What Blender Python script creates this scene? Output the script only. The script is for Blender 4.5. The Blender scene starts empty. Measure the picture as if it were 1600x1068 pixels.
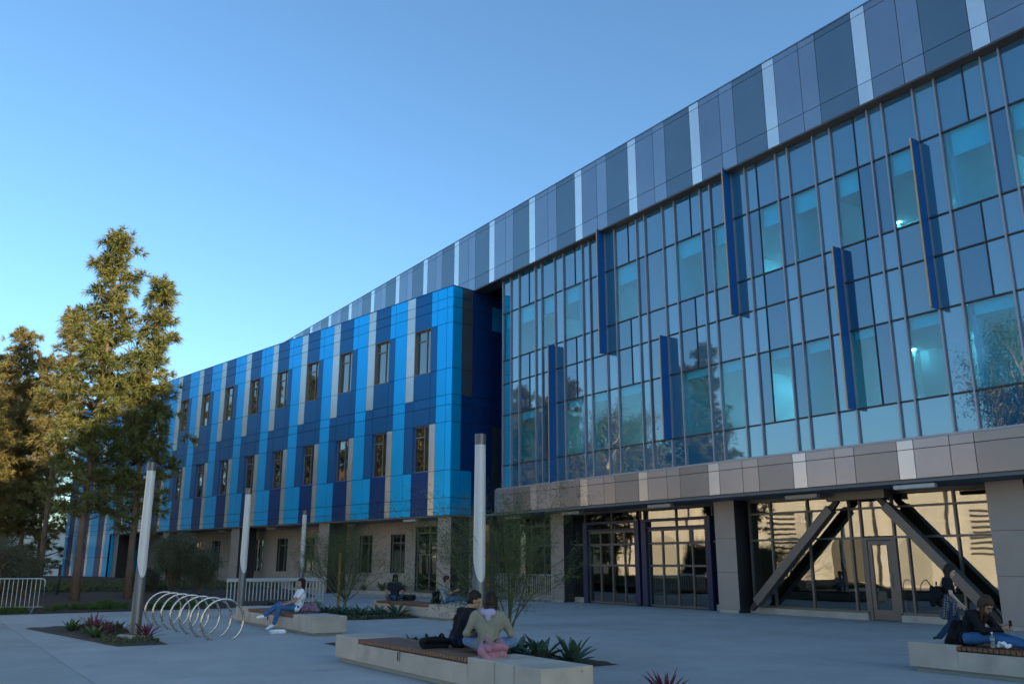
import bpy, bmesh, math, random
import numpy as np
from mathutils import Vector, Matrix, Euler, noise
R = math.radians
SC = bpy.context.scene
COL = SC.collection
random.seed(7)

# ---------------------------------------------------------------- camera, sky, sun, exposure
cd = bpy.data.cameras.new('camera'); cam = bpy.data.objects.new('camera', cd); COL.objects.link(cam)
cam.location = (0, 0, 1.63); cam.rotation_euler = (R(90) + .2482, 0, 0)
cd.sensor_width = 36; cd.lens = 1349.8 / 1600 * 36; cd.clip_end = 6000; cd.clip_start = .05
SC.camera = cam
MAZ, MD = .595, 21.573          # main front: bearing of its inward normal, distance
WAZ, WD = .77645, 25.80         # blue wing
NM = Vector((math.cos(MAZ), math.sin(MAZ))); TM = Vector((-math.sin(MAZ), math.cos(MAZ)))
SUN_EL = R(11.6)
sh = NM * .3 - TM * .954; sh.normalize()
w = bpy.data.worlds.new('World'); SC.world = w; w.use_nodes = True
nt = w.node_tree; bg = nt.nodes['Background']
sky = nt.nodes.new('ShaderNodeTexSky'); sky.sky_type = 'NISHITA'; sky.sun_disc = False
sky.sun_elevation = SUN_EL; sky.sun_rotation = math.atan2(sh.x, sh.y)
sky.air_density = 1.0; sky.dust_density = 1.2; sky.ozone_density = 3.0; sky.altitude = 0
tn = nt.nodes.new('ShaderNodeMix'); tn.data_type = 'RGBA'; tn.blend_type = 'MULTIPLY'; tn.inputs[0].default_value = 1; tn.inputs[7].default_value = (.73, .87, .91, 1)   # cool tint multiplied over the whole sky
nt.links.new(sky.outputs[0], tn.inputs[6]); nt.links.new(tn.outputs[2], bg.inputs[0]); bg.inputs[1].default_value = .15
sl = bpy.data.lights.new('sun', 'SUN'); so = bpy.data.objects.new('sun', sl); COL.objects.link(so)
sl.energy = 5.0; sl.angle = R(.53); sl.color = (1, .78, .52)
sd = Vector((sh.x * math.cos(SUN_EL), sh.y * math.cos(SUN_EL), math.sin(SUN_EL)))
so.rotation_euler = (-sd).to_track_quat('-Z', 'Y').to_euler(); so.location = sd * 100
SC.view_settings.view_transform = 'Standard'; SC.view_settings.look = 'None'
SC.view_settings.exposure = 1.3; SC.view_settings.gamma = 1
SC.view_settings.use_curve_mapping = False
SC.cycles.max_bounces = 8; SC.cycles.diffuse_bounces = 3; SC.cycles.glossy_bounces = 4
SC.cycles.transparent_max_bounces = 12; SC.cycles.caustics_reflective = False; SC.cycles.caustics_refractive = False
SC.cycles.use_denoising = True

# ---------------------------------------------------------------- materials
MATS = {}
def mat(name, col, rough=.6, metal=0., var=.0, vscale=3., bump=0., bscale=40., spec=.5, col2=None, stretch=None, trans=0., rnd=0., stain=0.):
    if name in MATS: return MATS[name]
    m = bpy.data.materials.new(name); m.use_nodes = True; MATS[name] = m
    t = m.node_tree; b = t.nodes['Principled BSDF']; L = t.links.new
    b.inputs['Base Color'].default_value = (*col, 1); b.inputs['Roughness'].default_value = rough
    b.inputs['Metallic'].default_value = metal; b.inputs['Specular IOR Level'].default_value = spec
    if var or bump:
        tc = t.nodes.new('ShaderNodeTexCoord'); src = tc.outputs['Object']
        if stretch:
            mp = t.nodes.new('ShaderNodeMapping'); mp.inputs['Scale'].default_value = stretch
            L(src, mp.inputs[0]); src = mp.outputs[0]
    if var:
        n = t.nodes.new('ShaderNodeTexNoise'); n.inputs['Scale'].default_value = vscale
        n.inputs['Detail'].default_value = 6; n.inputs['Roughness'].default_value = .62; L(src, n.inputs['Vector'])
        r = t.nodes.new('ShaderNodeValToRGB')
        c2 = col2 or tuple(min(1, c * (1 + var)) for c in col); c1 = col if col2 else tuple(c * (1 - var) for c in col)
        r.color_ramp.elements[0].color = (*c1, 1); r.color_ramp.elements[1].color = (*c2, 1)
        r.color_ramp.elements[0].position = .3; r.color_ramp.elements[1].position = .7
        L(n.outputs[0], r.inputs[0]); out = r.outputs[0]
        if rnd:
            oi = t.nodes.new('ShaderNodeObjectInfo'); rr_ = t.nodes.new('ShaderNodeMapRange'); rr_.inputs[3].default_value = 1 - rnd; rr_.inputs[4].default_value = 1 + rnd
            L(oi.outputs['Random'], rr_.inputs[0]); mm = t.nodes.new('ShaderNodeVectorMath'); mm.operation = 'SCALE'; L(out, mm.inputs[0]); L(rr_.outputs[0], mm.inputs['Scale']); out = mm.outputs[0]
        if stain:
            for sc_, lo, hi, k_ in ((.23, .52, .75, stain), (1.3, .6, .8, stain * .8), (7., .70, .74, stain * 1.6)):
                ns_ = t.nodes.new('ShaderNodeTexNoise'); ns_.inputs['Scale'].default_value = sc_; ns_.inputs['Detail'].default_value = 5; L(src, ns_.inputs['Vector'])
                ms = t.nodes.new('ShaderNodeMapRange'); ms.inputs[1].default_value = lo; ms.inputs[2].default_value = hi; ms.inputs[3].default_value = 1; ms.inputs[4].default_value = 1 - k_
                L(ns_.outputs[0], ms.inputs[0]); mm = t.nodes.new('ShaderNodeVectorMath'); mm.operation = 'SCALE'; L(out, mm.inputs[0]); L(ms.outputs[0], mm.inputs['Scale']); out = mm.outputs[0]
        L(out, b.inputs['Base Color'])
        mr = t.nodes.new('ShaderNodeMapRange'); mr.inputs[3].default_value = max(.02, rough - .1 * (1 if rough > .2 else .2)); mr.inputs[4].default_value = min(1, rough + .1)
        L(n.outputs[0], mr.inputs[0]); L(mr.outputs[0], b.inputs['Roughness'])
    if bump:
        n2 = t.nodes.new('ShaderNodeTexNoise'); n2.inputs['Scale'].default_value = bscale; n2.inputs['Detail'].default_value = 4
        L(src, n2.inputs['Vector']); bp = t.nodes.new('ShaderNodeBump'); bp.inputs['Strength'].default_value = 1
        bp.inputs['Distance'].default_value = bump; L(n2.outputs[0], bp.inputs['Height']); L(bp.outputs[0], b.inputs['Normal'])
    if trans:
        tr = t.nodes.new('ShaderNodeBsdfTranslucent'); mx = t.nodes.new('ShaderNodeMixShader'); mx.inputs[0].default_value = trans
        if var: L(r.outputs[0], tr.inputs[0])
        else: tr.inputs[0].default_value = (*col, 1)
        L(b.outputs[0], mx.inputs[1]); L(tr.outputs[0], mx.inputs[2]); L(mx.outputs[0], t.nodes['Material Output'].inputs[0])
    return m

def glass(name, body, tint=None, ior=2.3, wave=.0016, wscale=1.1, gl=(1, 1, 1)):
    """coated facade glass: tinted see-through (tint) or opaque back (body), under a wavy mirror-like face"""
    m = bpy.data.materials.new(name); m.use_nodes = True; MATS[name] = m
    t = m.node_tree; L = t.links.new; out = t.nodes['Material Output']; b = t.nodes['Principled BSDF']
    if tint:
        bs = t.nodes.new('ShaderNodeBsdfTransparent'); bs.inputs[0].default_value = (*tint, 1)
    else:
        bs = b; b.inputs['Base Color'].default_value = (*body, 1); b.inputs['Roughness'].default_value = .5; b.inputs['Specular IOR Level'].default_value = 0
    g = t.nodes.new('ShaderNodeBsdfGlossy'); g.inputs['Roughness'].default_value = .012; g.inputs[0].default_value = (*gl, 1)
    tc = t.nodes.new('ShaderNodeTexCoord'); n = t.nodes.new('ShaderNodeTexNoise'); n.inputs['Scale'].default_value = wscale; n.inputs['Detail'].default_value = 1.5
    L(tc.outputs['Object'], n.inputs['Vector']); bp = t.nodes.new('ShaderNodeBump'); bp.inputs['Distance'].default_value = wave
    L(n.outputs[0], bp.inputs['Height']); L(bp.outputs[0], g.inputs['Normal'])
    f = t.nodes.new('ShaderNodeFresnel'); f.inputs[0].default_value = ior
    mx = t.nodes.new('ShaderNodeMixShader')
    if tint:
        ge = t.nodes.new('ShaderNodeNewGeometry'); iv = t.nodes.new('ShaderNodeMath'); iv.operation = 'SUBTRACT'; iv.inputs[0].default_value = 1
        mu = t.nodes.new('ShaderNodeMath'); mu.operation = 'MULTIPLY'; L(ge.outputs['Backfacing'], iv.inputs[1]); L(iv.outputs[0], mu.inputs[0]); L(f.outputs[0], mu.inputs[1]); L(mu.outputs[0], mx.inputs[0])
    else: L(f.outputs[0], mx.inputs[0])
    L(bs.outputs[0], mx.inputs[1]); L(g.outputs[0], mx.inputs[2])
    L(mx.outputs[0], out.inputs[0]); return m

def emit(name, col, s):
    m = bpy.data.materials.new(name); m.use_nodes = True; MATS[name] = m
    b = m.node_tree.nodes['Principled BSDF']; b.inputs['Base Color'].default_value = (*col, 1)
    b.inputs['Emission Color'].default_value = (*col, 1); b.inputs['Emission Strength'].default_value = s; return m

M = MATS
mat('concrete', (.415, .39, .365), .8, var=.13, vscale=.55, bump=.002, bscale=60, stain=.28, rnd=.06)
mat('concrete_old', (.36, .36, .33), .85, var=.16, vscale=.45, bump=.002, bscale=50, stain=.28, rnd=.06)
mat('concrete_cast', (.48, .40, .325), .78, var=.14, vscale=2.2, bump=.0015, bscale=70, stain=.3)
mat('joint', (.05, .05, .048), .95)
mat('soil', (.06, .04, .028), .95, var=.5, vscale=9, bump=.03, bscale=18)
mat('mulch', (.075, .045, .03), .95, var=.5, vscale=14, bump=.04, bscale=22)
mat('earth', (.46, .40, .32), .95, var=.4, vscale=.2, bump=.01, bscale=4)
mat('panel_mid', (.24, .275, .335), .32, .75, var=.05, vscale=.7, rnd=0.07, bump=.004, bscale=1.1)
mat('panel_mid2', (.28, .315, .375), .32, .75, var=.05, vscale=.7, rnd=0.07, bump=.004, bscale=1.1)
mat('panel_slate', (.145, .195, .235), .34, .7, var=.05, vscale=.7, rnd=0.07, bump=.004, bscale=1.1)
mat('panel_silver', (.80, .75, .71), .24, .8, var=.04, vscale=.7, rnd=0.05, bump=.004, bscale=1.1)
mat('blue_bright', (.0, .45, .93), .4, .5, var=.05, vscale=.5, spec=.3, rnd=0.05, bump=.004, bscale=1.1)
mat('blue_dark', (.003, .115, .30), .4, .4, var=.06, vscale=.5, spec=.3, rnd=0.07, bump=.004, bscale=1.1)
mat('blue_navy', (.008, .05, .20), .4, .3, var=.06, vscale=.5, spec=.2, rnd=0.07, bump=.004, bscale=1.1)
mat('wing_silver', (.56, .55, .545), .33, .75, var=.1, vscale=.9, rnd=0.07, bump=.004, bscale=1.1)
mat('backing', (.03, .03, .035), .9)
mat('mullion', (.33, .33, .38), .45, .4)
mat('dark_metal', (.035, .035, .04), .5, .3)
mat('bronze_metal', (.15, .135, .125), .45, .45, var=.08, vscale=2)
mat('fin_blue', (.003, .10, .36), .32, var=.04, vscale=1)
mat('fin_edge', (.62, .36, .12), .5)
mat('column_panel', (.34, .295, .265), .5, .25, var=.07, vscale=1.2)
mat('fascia_mid', (.31, .29, .305), .34, .7, var=.05, vscale=.7, rnd=0.06, bump=.004, bscale=1.1)
mat('fascia_light', (.50, .49, .51), .3, .75, var=.04, vscale=.7, rnd=.05, bump=.004, bscale=1.1)
mat('fascia_dark', (.235, .22, .225), .36, .7, var=.05, vscale=.7, rnd=0.06, bump=.004, bscale=1.1)
mat('soffit', (.16, .165, .18), .6, var=.06, vscale=1)
mat('cream_panel', (.42, .36, .31), .7, var=.07, vscale=1.4, rnd=0.05)
mat('window_frame', (.22, .21, .20), .45, .4)
mat('door_blue', (.008, .018, .07), .4)
mat('interior_wall', (.62, .68, .72), .9, var=.05, vscale=.8)
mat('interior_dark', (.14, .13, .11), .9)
mat('interior_wood', (.30, .18, .08), .6)
mat('ceiling_tile', (.7, .72, .72), .9)
mat('blind', (.8, .82, .8), .9)
mat('lamp_grey', (.115, .115, .12), .42, .5, var=.05)
mat('steel', (.46, .42, .38), .27, 1., var=.06, vscale=9)
mat('galvanised', (.5, .51, .52), .42, .8, var=.12, vscale=12)
mat('rail_grey', (.42, .43, .44), .5, .3)
mat('wood_slat', (.20, .085, .04), .55, var=.4, vscale=3.5, bump=.001, bscale=50, stretch=(9, 1, 9))
mat('stucco_cream', (.66, .63, .55), .9, var=.07, vscale=.6)
mat('stucco_grey', (.46, .44, .38), .9, var=.08, vscale=.8)
mat('stucco_white', (.72, .68, .6), .85)
mat('roof_tile', (.30, .14, .08), .8, var=.3, vscale=4)
mat('bark_pine', (.115, .07, .05), .95, var=.4, vscale=6, bump=.02, bscale=9, stretch=(1, 1, .3))
mat('bark_pale', (.45, .36, .27), .9, var=.3, vscale=4)
mat('bark_green', (.085, .10, .04), .8, var=.25, vscale=8)
mat('stake', (.42, .22, .06), .8, var=.2, vscale=9, stretch=(1, 1, .1))
mat('needles', (.08, .112, .026), .6, var=.45, vscale=1.5, col2=(.175, .16, .045), trans=.3)
mat('needles2', (.11, .112, .03), .6, var=.45, vscale=1.7, col2=(.215, .17, .052), trans=.3)
mat('euc_leaf', (.09, .115, .035), .5, var=.4, vscale=.8, col2=(.17, .165, .05), trans=.3)
mat('shrub_leaf', (.075, .085, .05), .6, var=.3, vscale=2.5, col2=(.12, .125, .075), trans=.2)
mat('twig_leaf', (.085, .11, .03), .6, var=.3, vscale=4, trans=.3)
mat('cover_leaf', (.055, .085, .03), .6, var=.4, vscale=3, col2=(.11, .13, .06), trans=.25)
mat('grass_leaf', (.06, .11, .02), .6, var=.4, vscale=3, trans=.25)
mat('agave_leaf', (.055, .105, .075), .5, var=.2, vscale=5)
mat('aloe_leaf', (.07, .11, .035), .5, var=.3, vscale=6)
mat('red_leaf', (.17, .03, .045), .5, var=.35, vscale=6, trans=.2)
glass('glass_vision', None, (.33, .86, .97), 2.1, .0012, 1.1, (.92, .98, 1))
glass('glass_blue', (.004, .10, .20), None, 2.75, .0012, 1.1, (.88, .97, 1))
glass('glass_blue2', (.001, .07, .17), None, 2.45, .0012, 1.1, (.88, .97, 1))
glass('glass_pale', (.026, .145, .255), None, 2.85, .0012, 1.1, (.88, .97, 1))
glass('glass_slate', (.02, .09, .165), None, 2.65, .0012, 1.1, (.88, .97, 1))
glass('glass_store', None, (.62, .68, .62), 2.6, .0010, 1.3, (.97, .99, .96))
glass('glass_window', (.008, .014, .014), None, 2.5, .0015, 1.6)
emit('light_strip', (.93, .97, 1), 28)
emit('lamp_lens', (.54, .53, .535), .0); MATS['lamp_lens'].node_tree.nodes['Principled BSDF'].inputs['Roughness'].default_value = .3

# ---------------------------------------------------------------- mesh helper
class MB:
    def __init__(s): s.v = []; s.f = []
    def add(s, vs, fs):
        o = len(s.v); s.v += [tuple(p) for p in vs]; s.f += [tuple(i + o for i in f) for f in fs]; return s
    def box(s, x0, x1, y0, y1, z0, z1):
        return s.add([(x0, y0, z0), (x1, y0, z0), (x1, y1, z0), (x0, y1, z0), (x0, y0, z1), (x1, y0, z1), (x1, y1, z1), (x0, y1, z1)],
                     [(0, 3, 2, 1), (4, 5, 6, 7), (0, 1, 5, 4), (1, 2, 6, 5), (2, 3, 7, 6), (3, 0, 4, 7)])
    def cbox(s, x0, x1, y0, y1, z0, z1, b=.01):
        """box with chamfered edges"""
        bm = bmesh.new(); bmesh.ops.create_cube(bm, size=1)
        for v in bm.verts: v.co = Vector(((x0 + x1) / 2 + v.co.x * (x1 - x0), (y0 + y1) / 2 + v.co.y * (y1 - y0), (z0 + z1) / 2 + v.co.z * (z1 - z0)))
        bmesh.ops.bevel(bm, geom=bm.edges[:], offset=b, segments=1, affect='EDGES')
        bm.verts.index_update(); s.add([v.co for v in bm.verts], [[v.index for v in f.verts] for f in bm.faces]); bm.free(); return s
    def hexa(s, p):  # eight points, bottom four then top four
        return s.add(p, [(0, 3, 2, 1), (4, 5, 6, 7), (0, 1, 5, 4), (1, 2, 6, 5), (2, 3, 7, 6), (3, 0, 4, 7)])
    def tube(s, pts, rad, n=8, cap=True):
        pts = [Vector(p) for p in pts]
        if not hasattr(rad, '__len__'): rad = [rad] * len(pts)
        up = Vector((.3, .2, 1)); vs = []; fs = []; o = 0
        for i, p in enumerate(pts):
            d = (pts[min(i + 1, len(pts) - 1)] - pts[max(i - 1, 0)])
            d = d.normalized() if d.length > 1e-9 else Vector((0, 0, 1))
            a = d.cross(up)
            if a.length < 1e-3: a = d.cross(Vector((1, 0, 0)))
            a.normalize(); c = d.cross(a); up = a.cross(d) if False else up
            for k in range(n):
                th = 2 * math.pi * k / n; vs.append(p + (a * math.cos(th) + c * math.sin(th)) * rad[i])
        for i in range(len(pts) - 1):
            for k in range(n):
                fs.append((i * n + k, i * n + (k + 1) % n, (i + 1) * n + (k + 1) % n, (i + 1) * n + k))
        if cap: fs.append(tuple(range(n - 1, -1, -1))); fs.append(tuple((len(pts) - 1) * n + k for k in range(n)))
        return s.add(vs, fs)
    def ell(s, c, r, rot=None, nu=10, nv=7):
        c = Vector(c); vs = []; fs = []
        for j in range(nv + 1):
            ph = math.pi * j / nv
            for i in range(nu):
                th = 2 * math.pi * i / nu
                q = Vector((r[0] * math.sin(ph) * math.cos(th), r[1] * math.sin(ph) * math.sin(th), r[2] * math.cos(ph)))
                if rot: q = rot @ q
                vs.append(c + q)
        for j in range(nv):
            for i in range(nu):
                fs.append((j * nu + i, j * nu + (i + 1) % nu, (j + 1) * nu + (i + 1) % nu, (j + 1) * nu + i)[::-1])
        return s.add(vs, fs)
    def cap(s, a, ra, b, rb, n=10):
        """tapered capsule"""
        a = Vector(a); b = Vector(b); d = (b - a); L = d.length; d = d / L if L > 1e-6 else Vector((0, 0, 1))
        P = [a - d * ra * .97, a - d * ra * .75, a - d * ra * .35, a, b, b + d * rb * .35, b + d * rb * .75, b + d * rb * .97]
        Q = [ra * .25, ra * .66, ra * .94, ra, rb, rb * .94, rb * .66, rb * .25]
        return s.tube(P, Q, n)
    def build(s, name, m, parent=None, smooth=False, kind=None):
        me = bpy.data.meshes.new(name); me.from_pydata(s.v, [], s.f); me.update()
        return obj(name, me, m, parent, smooth, kind)

def obj(name, me, m, parent=None, smooth=False, kind=None):
    if m is not None and not me.materials: me.materials.append(M[m] if isinstance(m, str) else m)
    if smooth: me.polygons.foreach_set('use_smooth', [True] * len(me.polygons))
    o = bpy.data.objects.new(name, me); COL.objects.link(o)
    if parent: o.parent = parent
    if kind: o['kind'] = kind
    return o
def tag(o, label, cat, group=None):
    o['label'] = label; o['category'] = cat
    if group: o['group'] = group
    return o
def empty(name, loc, rz=0):
    e = bpy.data.objects.new(name, None); COL.objects.link(e); e.location = loc; e.rotation_euler = (0, 0, rz); e.empty_display_size = .3; return e
def W2(u, n, z=0, az=MAZ):
    a = Vector((math.cos(az), math.sin(az))) * n + Vector((-math.sin(az), math.cos(az))) * u
    return Vector((a.x, a.y, z))
def nparr(name, V, F, m, parent=None, kind=None, smooth=False):
    """fast mesh from numpy: V (n,3), F (m,k)"""
    me = bpy.data.meshes.new(name); V = np.asarray(V, np.float32); F = np.asarray(F, np.int32); k = F.shape[1]
    me.vertices.add(len(V)); me.vertices.foreach_set('co', V.ravel())
    me.loops.add(F.size); me.loops.foreach_set('vertex_index', F.ravel())
    me.polygons.add(len(F)); me.polygons.foreach_set('loop_start', np.arange(len(F), dtype=np.int32) * k)
    me.update(calc_edges=True); return obj(name, me, m, parent, smooth, kind)
def copy_tree(o, parent=None):
    c = o.copy(); COL.objects.link(c); c.parent = parent
    for ch in list(o.children): copy_tree(ch, c)
    return c
# ---------------------------------------------------------------- ground, plaza
def struct(name, mb, m, parent=None):
    o = mb.build(name, m, parent)
    if not parent: o['kind'] = 'structure'
    return o
g_ = MB(); S = 3000
g_.add([(-S, -S, -.2), (S, -S, -.2), (S, S, -.2), (-S, S, -.2)], [(0, 1, 2, 3)]); struct('ground', g_, 'earth')
PL = empty('plaza', (0, 0, 0), MAZ - R(90)); PL['kind'] = 'structure'
struct('base', MB().box(-32.4, 30, -16, 24, -.19, -.03), 'joint', PL)
ns = [-16, -6, 2.34, 7.4, 13.5, 23.9]; us = [32.35, 28.6, 24.85, 21.1, 17.35, 13.6, 9.85, 6.1, 2.35, -1.4, -10, -20, -30]
for i in range(len(ns) - 1):
    for j in range(len(us) - 1):
        gp = .007
        if ns[i + 1] == 7.4 or ns[i] == 7.4: pass
        b = MB().box(-us[j] + .004, -us[j + 1] - .004, ns[i] + (gp if ns[i] in (2.34, 13.5) else .003), ns[i + 1] - (gp if ns[i + 1] in (2.34, 13.5) else .003), -.029, 0)
        b.build('slab', 'concrete_old' if ns[i + 1] <= 2.34 else 'concrete', PL)

# planted bank beyond the plaza (mulch), gently raised towards the blue wing
def bank():
    V = []; F = []; nx, ny = 60, 44
    for j in range(ny + 1):
        for i in range(nx + 1):
            u = 32.42 + 52 * (i / nx); n = -5 + 19 * (j / ny)
            if n > 9.6 and u < 34.8: u = max(u, 32.42 + (n - 9.6) * .6)
            e = min(1, (u - 32.4) / 5.0); e = e * e * (3 - 2 * e)
            z = .02 + .42 * e + .06 * noise.noise(Vector((u * .6, n * .6, 0))) * min(1, (u - 32.4))
            V.append((-u, n, z))
    for j in range(ny):
        for i in range(nx):
            a = j * (nx + 1) + i; F.append((a, a + 1, a + nx + 2, a + nx + 1)[::-1])
    o = nparr('bank', V, F, 'mulch', None, 'structure', True); o.rotation_euler = (0, 0, MAZ - R(90))
bank()
def bank_z(u): e = min(1, max(0, (u - 32.4) / 5.0)); return .02 + .42 * e * e * (3 - 2 * e)
pp = empty('path', (0, 0, 0), MAZ - R(90)); pp['kind'] = 'structure'
struct('path_slab', MB().box(-90, -34.9, 14.2, 40, -.19, -.006), 'concrete', pp)
struct('path_slab', MB().box(-34.89, -32.36, 9.7, 24, -.19, -.003), 'concrete', pp)
BEDS = {}
def bed(poly, hgt=.05):
    """planting bed: soil sheet with a slightly uneven surface"""
    bm = bmesh.new(); vs = [bm.verts.new((-u, n, .006)) for u, n in poly]; bm.faces.new(vs)
    bmesh.ops.triangulate(bm, faces=bm.faces[:])
    for _ in range(5): bmesh.ops.subdivide_edges(bm, edges=bm.edges[:], cuts=1, use_grid_fill=True)
    for v in bm.verts:
        if not v.is_boundary: v.co.z += hgt * (.5 + .5 * noise.noise(v.co * 2.3))
    me = bpy.data.meshes.new('planting_bed'); bm.to_mesh(me); bm.free()
    for p in me.polygons:
        if p.normal.z < 0: me.flip_normals(); break
    o = obj('planting_bed', me, 'soil', None, True, 'structure'); o.rotation_euler = (0, 0, MAZ - R(90)); return o
bed([(25.5, 2.62), (26.3, 4.62), (19.15, 4.58), (19.2, 3.64)])
bed([(29.2, 10.4), (29.0, 12.75), (23.67, 12.74), (23.94, 10.45)])
bed([(17.6, 7.25), (17.6, 9.3), (11.38, 9.8), (11.42, 7.2)])
bed([(8.75, 7.4), (8.0, 9.6), (4.5, 9.6), (4.5, 7.4)])

# ---------------------------------------------------------------- main building with the glass front
U0 = 32.6
MBD = empty('glass_building', W2(U0, MD), MAZ - R(90))
tag(MBD, 'long glass-fronted building with grey panelled parapet and recessed ground floor', 'building')
X = lambda u: U0 - u
ZR = [4.76, 5.78, 8.05, 9.5, 10.6, 12.86, 14.5]
MOD = 3.355; NMOD = 8
bays = [(32.6, 31.94, 'B', -1), (31.94, 31.27, 'C', -1)]
for k in range(NMOD):
    a = 31.27 - MOD * k
    bays += [(a, a - 1.29, 'A', k), (a - 1.29, a - 1.76, 'N', k), (a - 1.76, a - 2.725, 'B', k), (a - 2.725, a - MOD, 'C', k)]
UE = bays[-1][1]
rnd = random.Random(3)
def pane(x0, x1, z0, z1, m, y=0., th=.024, tilt=.0016, parent=None, name='pane', g=.006):
    a = rnd.gauss(0, tilt); b = rnd.gauss(0, tilt); xc = (x0 + x1) / 2; zc = (z0 + z1) / 2
    x0 += g; x1 -= g; z0 += g; z1 -= g
    f = lambda x, z: y + a * (x - xc) + b * (z - zc)
    p = [(x0, f(x0, z0), z0), (x1, f(x1, z0), z0), (x1, f(x1, z0) + th, z0), (x0, f(x0, z0) + th, z0),
         (x0, f(x0, z1), z1), (x1, f(x1, z1), z1), (x1, f(x1, z1) + th, z1), (x0, f(x0, z1) + th, z1)]
    return MB().hexa(p).build(name, m, parent)
def gmat(t, k, r, sub):
    if t == 'A':
        if r == 0: return 'glass_pale' if k != 6 else 'glass_blue'
        if r in (1, 4):
            if k == 4: return 'glass_blue2' if sub == 0 else 'glass_vision'
            if k == 5: return 'glass_vision' if sub == 0 else 'glass_blue2'
            return 'glass_vision'
        if r == 5: return 'glass_blue' if (sub == 0) != (k == 4) else 'glass_pale'
        return 'glass_blue2' if (sub == 0) != (k == 4) else ('glass_blue' if r == 3 else 'glass_pale')
    if t == 'N': return 'glass_blue2' if (r == 4 and k >= 2) or (r == 1 and k == 4) else 'glass_pale'
    if t == 'B':
        if r in (1, 4) and (k >= 3 or (k == 0 and r == 4) or (k == 1 and r == 1) or (k == -1 and r == 4)): return 'glass_vision'
        if r == 5: return 'glass_blue'
        return 'glass_slate' if r in (2, 3, 4, 1) else 'glass_pale'
    return 'glass_pale'
subs = []
for (a, b, t, k) in bays:
    for r in range(6):
        z0, z1 = ZR[r], ZR[r + 1]; fr = None
        if t == 'A':
            if k == 4 and r >= 1: fr = .36
            elif k == 5 and r >= 1: fr = .62
            elif r in (2, 3, 5): fr = .6
        cuts = [a, b] if fr is None else [a, a - (a - b) * fr, b]
        for s in range(len(cuts) - 1):
            m_ = gmat(t, k, r, s)
            pane(X(cuts[s]), X(cuts[s + 1]), z0, z1, m_, .02, parent=MBD, name='pane')
            if m_ == 'glass_vision':
                h = .62 + .12 * rnd.random() if r == 4 else .26 + .1 * rnd.random()
                MB().box(X(cuts[s]) + .06, X(cuts[s + 1]) - .06, .14, .155, z1 - h, z1 - .03).build('roller_blind', 'blind', MBD)
        if fr: subs.append((cuts[1], z0, z1))
for (u, z0, z1) in subs: MB().box(X(u) - .013, X(u) + .013, -.012, .04, z0, z1).build('glazing_bar', 'dark_metal', MBD)
for i, u in enumerate([bb[0] for bb in bays] + [UE]):
    MB().box(X(u) - .024, X(u) + .024, -.05, .05, ZR[0] - .02, ZR[-1] + .05).build('mullion', 'mullion', MBD)
for z in ZR[1:-1]: MB().box(0, X(UE), -.018, .045, z - .022, z + .022).build('transom', 'dark_metal', MBD)
MB().box(-.04, X(UE), -.06, .06, ZR[-1], ZR[-1] + .07).build('head_rail', 'bronze_metal', MBD)
MB().box(-.04, X(UE), -.34, .06, ZR[0] - .06, ZR[0]).build('sill_flashing', 'mullion', MBD)
# blue fins standing out from the glass
for (u, z0, z1) in ((25.18, 9.47, 14.62), (28.54, 4.72, 10.5), (21.84, 5.74, 9.47), (18.48, 9.45, 14.64), (14.51, 5.76, 10.58), (11.77, 8.04, 12.88)):
    f = MB().box(X(u) - .022, X(u) + .022, -.42, -.051, z0, z1).build('fin', 'fin_blue', MBD)
    MB().box(X(u) - .024, X(u) + .024, -.428, -.4205, z0, z1).build('edge_trim', 'fin_edge', f)
# parapet of metal panels
PZ = [14.55, 15.19, 17.42, 17.65]; PY = -.34
def strip(u1, u0, zs, y, skip=None, name='panel', colours=('panel_mid', 'panel_mid2', 'panel_slate', 'panel_silver'), par=MBD, far=45):
    k = 0; n = 0
    while True:
        a = 31.27 + 8 * 4 * MOD - MOD * k; k += 1
        if a < u0: break
        seg = [(a, a - 1.29, 2), (a - 1.29, a - 1.76, 3), (a - 1.76, a - 2.725, 0), (a - 2.725, a - MOD, 1)]
        for (p, q, c) in seg:
            p2 = min(p, u1); q2 = max(q, u0)
            if p2 - q2 < .12: continue
            for r in range(len(zs) - 1):
                if skip and skip(p2, r): continue
                a1 = rnd.gauss(0, .001)
                pane(X(p2), X(q2), zs[r], zs[r + 1], colours[c], y, .03, .0012, par, name, .009); n += 1
    return n
strip(76, UE, PZ, PY, lambda u, r: (r == 0 and u > 38), 'parapet_panel')
MB().box(X(76), X(UE), PY + .045, .5, 14.57, 17.6).build('parapet_core', 'backing', MBD)
MB().box(X(76), X(UE), PY - .02, .6, 17.651, 17.69).build('coping', 'panel_mid', MBD)
MB().box(X(60), X(UE), PY + .02, .45, 14.52, 14.56).build('parapet_soffit', 'bronze_metal', MBD)
# fascia below the glass
FZ = [3.69, 4.45, 4.70]
strip(32.6, UE, FZ, -.36, None, 'fascia_panel', ('fascia_mid', 'fascia_mid', 'fascia_dark', 'fascia_light'))
MB().box(-.1, X(UE), -.315, 0, 3.7, 4.69).build('fascia_core', 'backing', MBD)
MB().box(-.12, -.02, -.36, .3, 3.69, 4.7).build('fascia_return', 'fascia_mid', MBD)
MB().box(-3.6, X(UE), -.30, 1.9, 3.60, 3.69).build('soffit', 'soffit', MBD)
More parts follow.
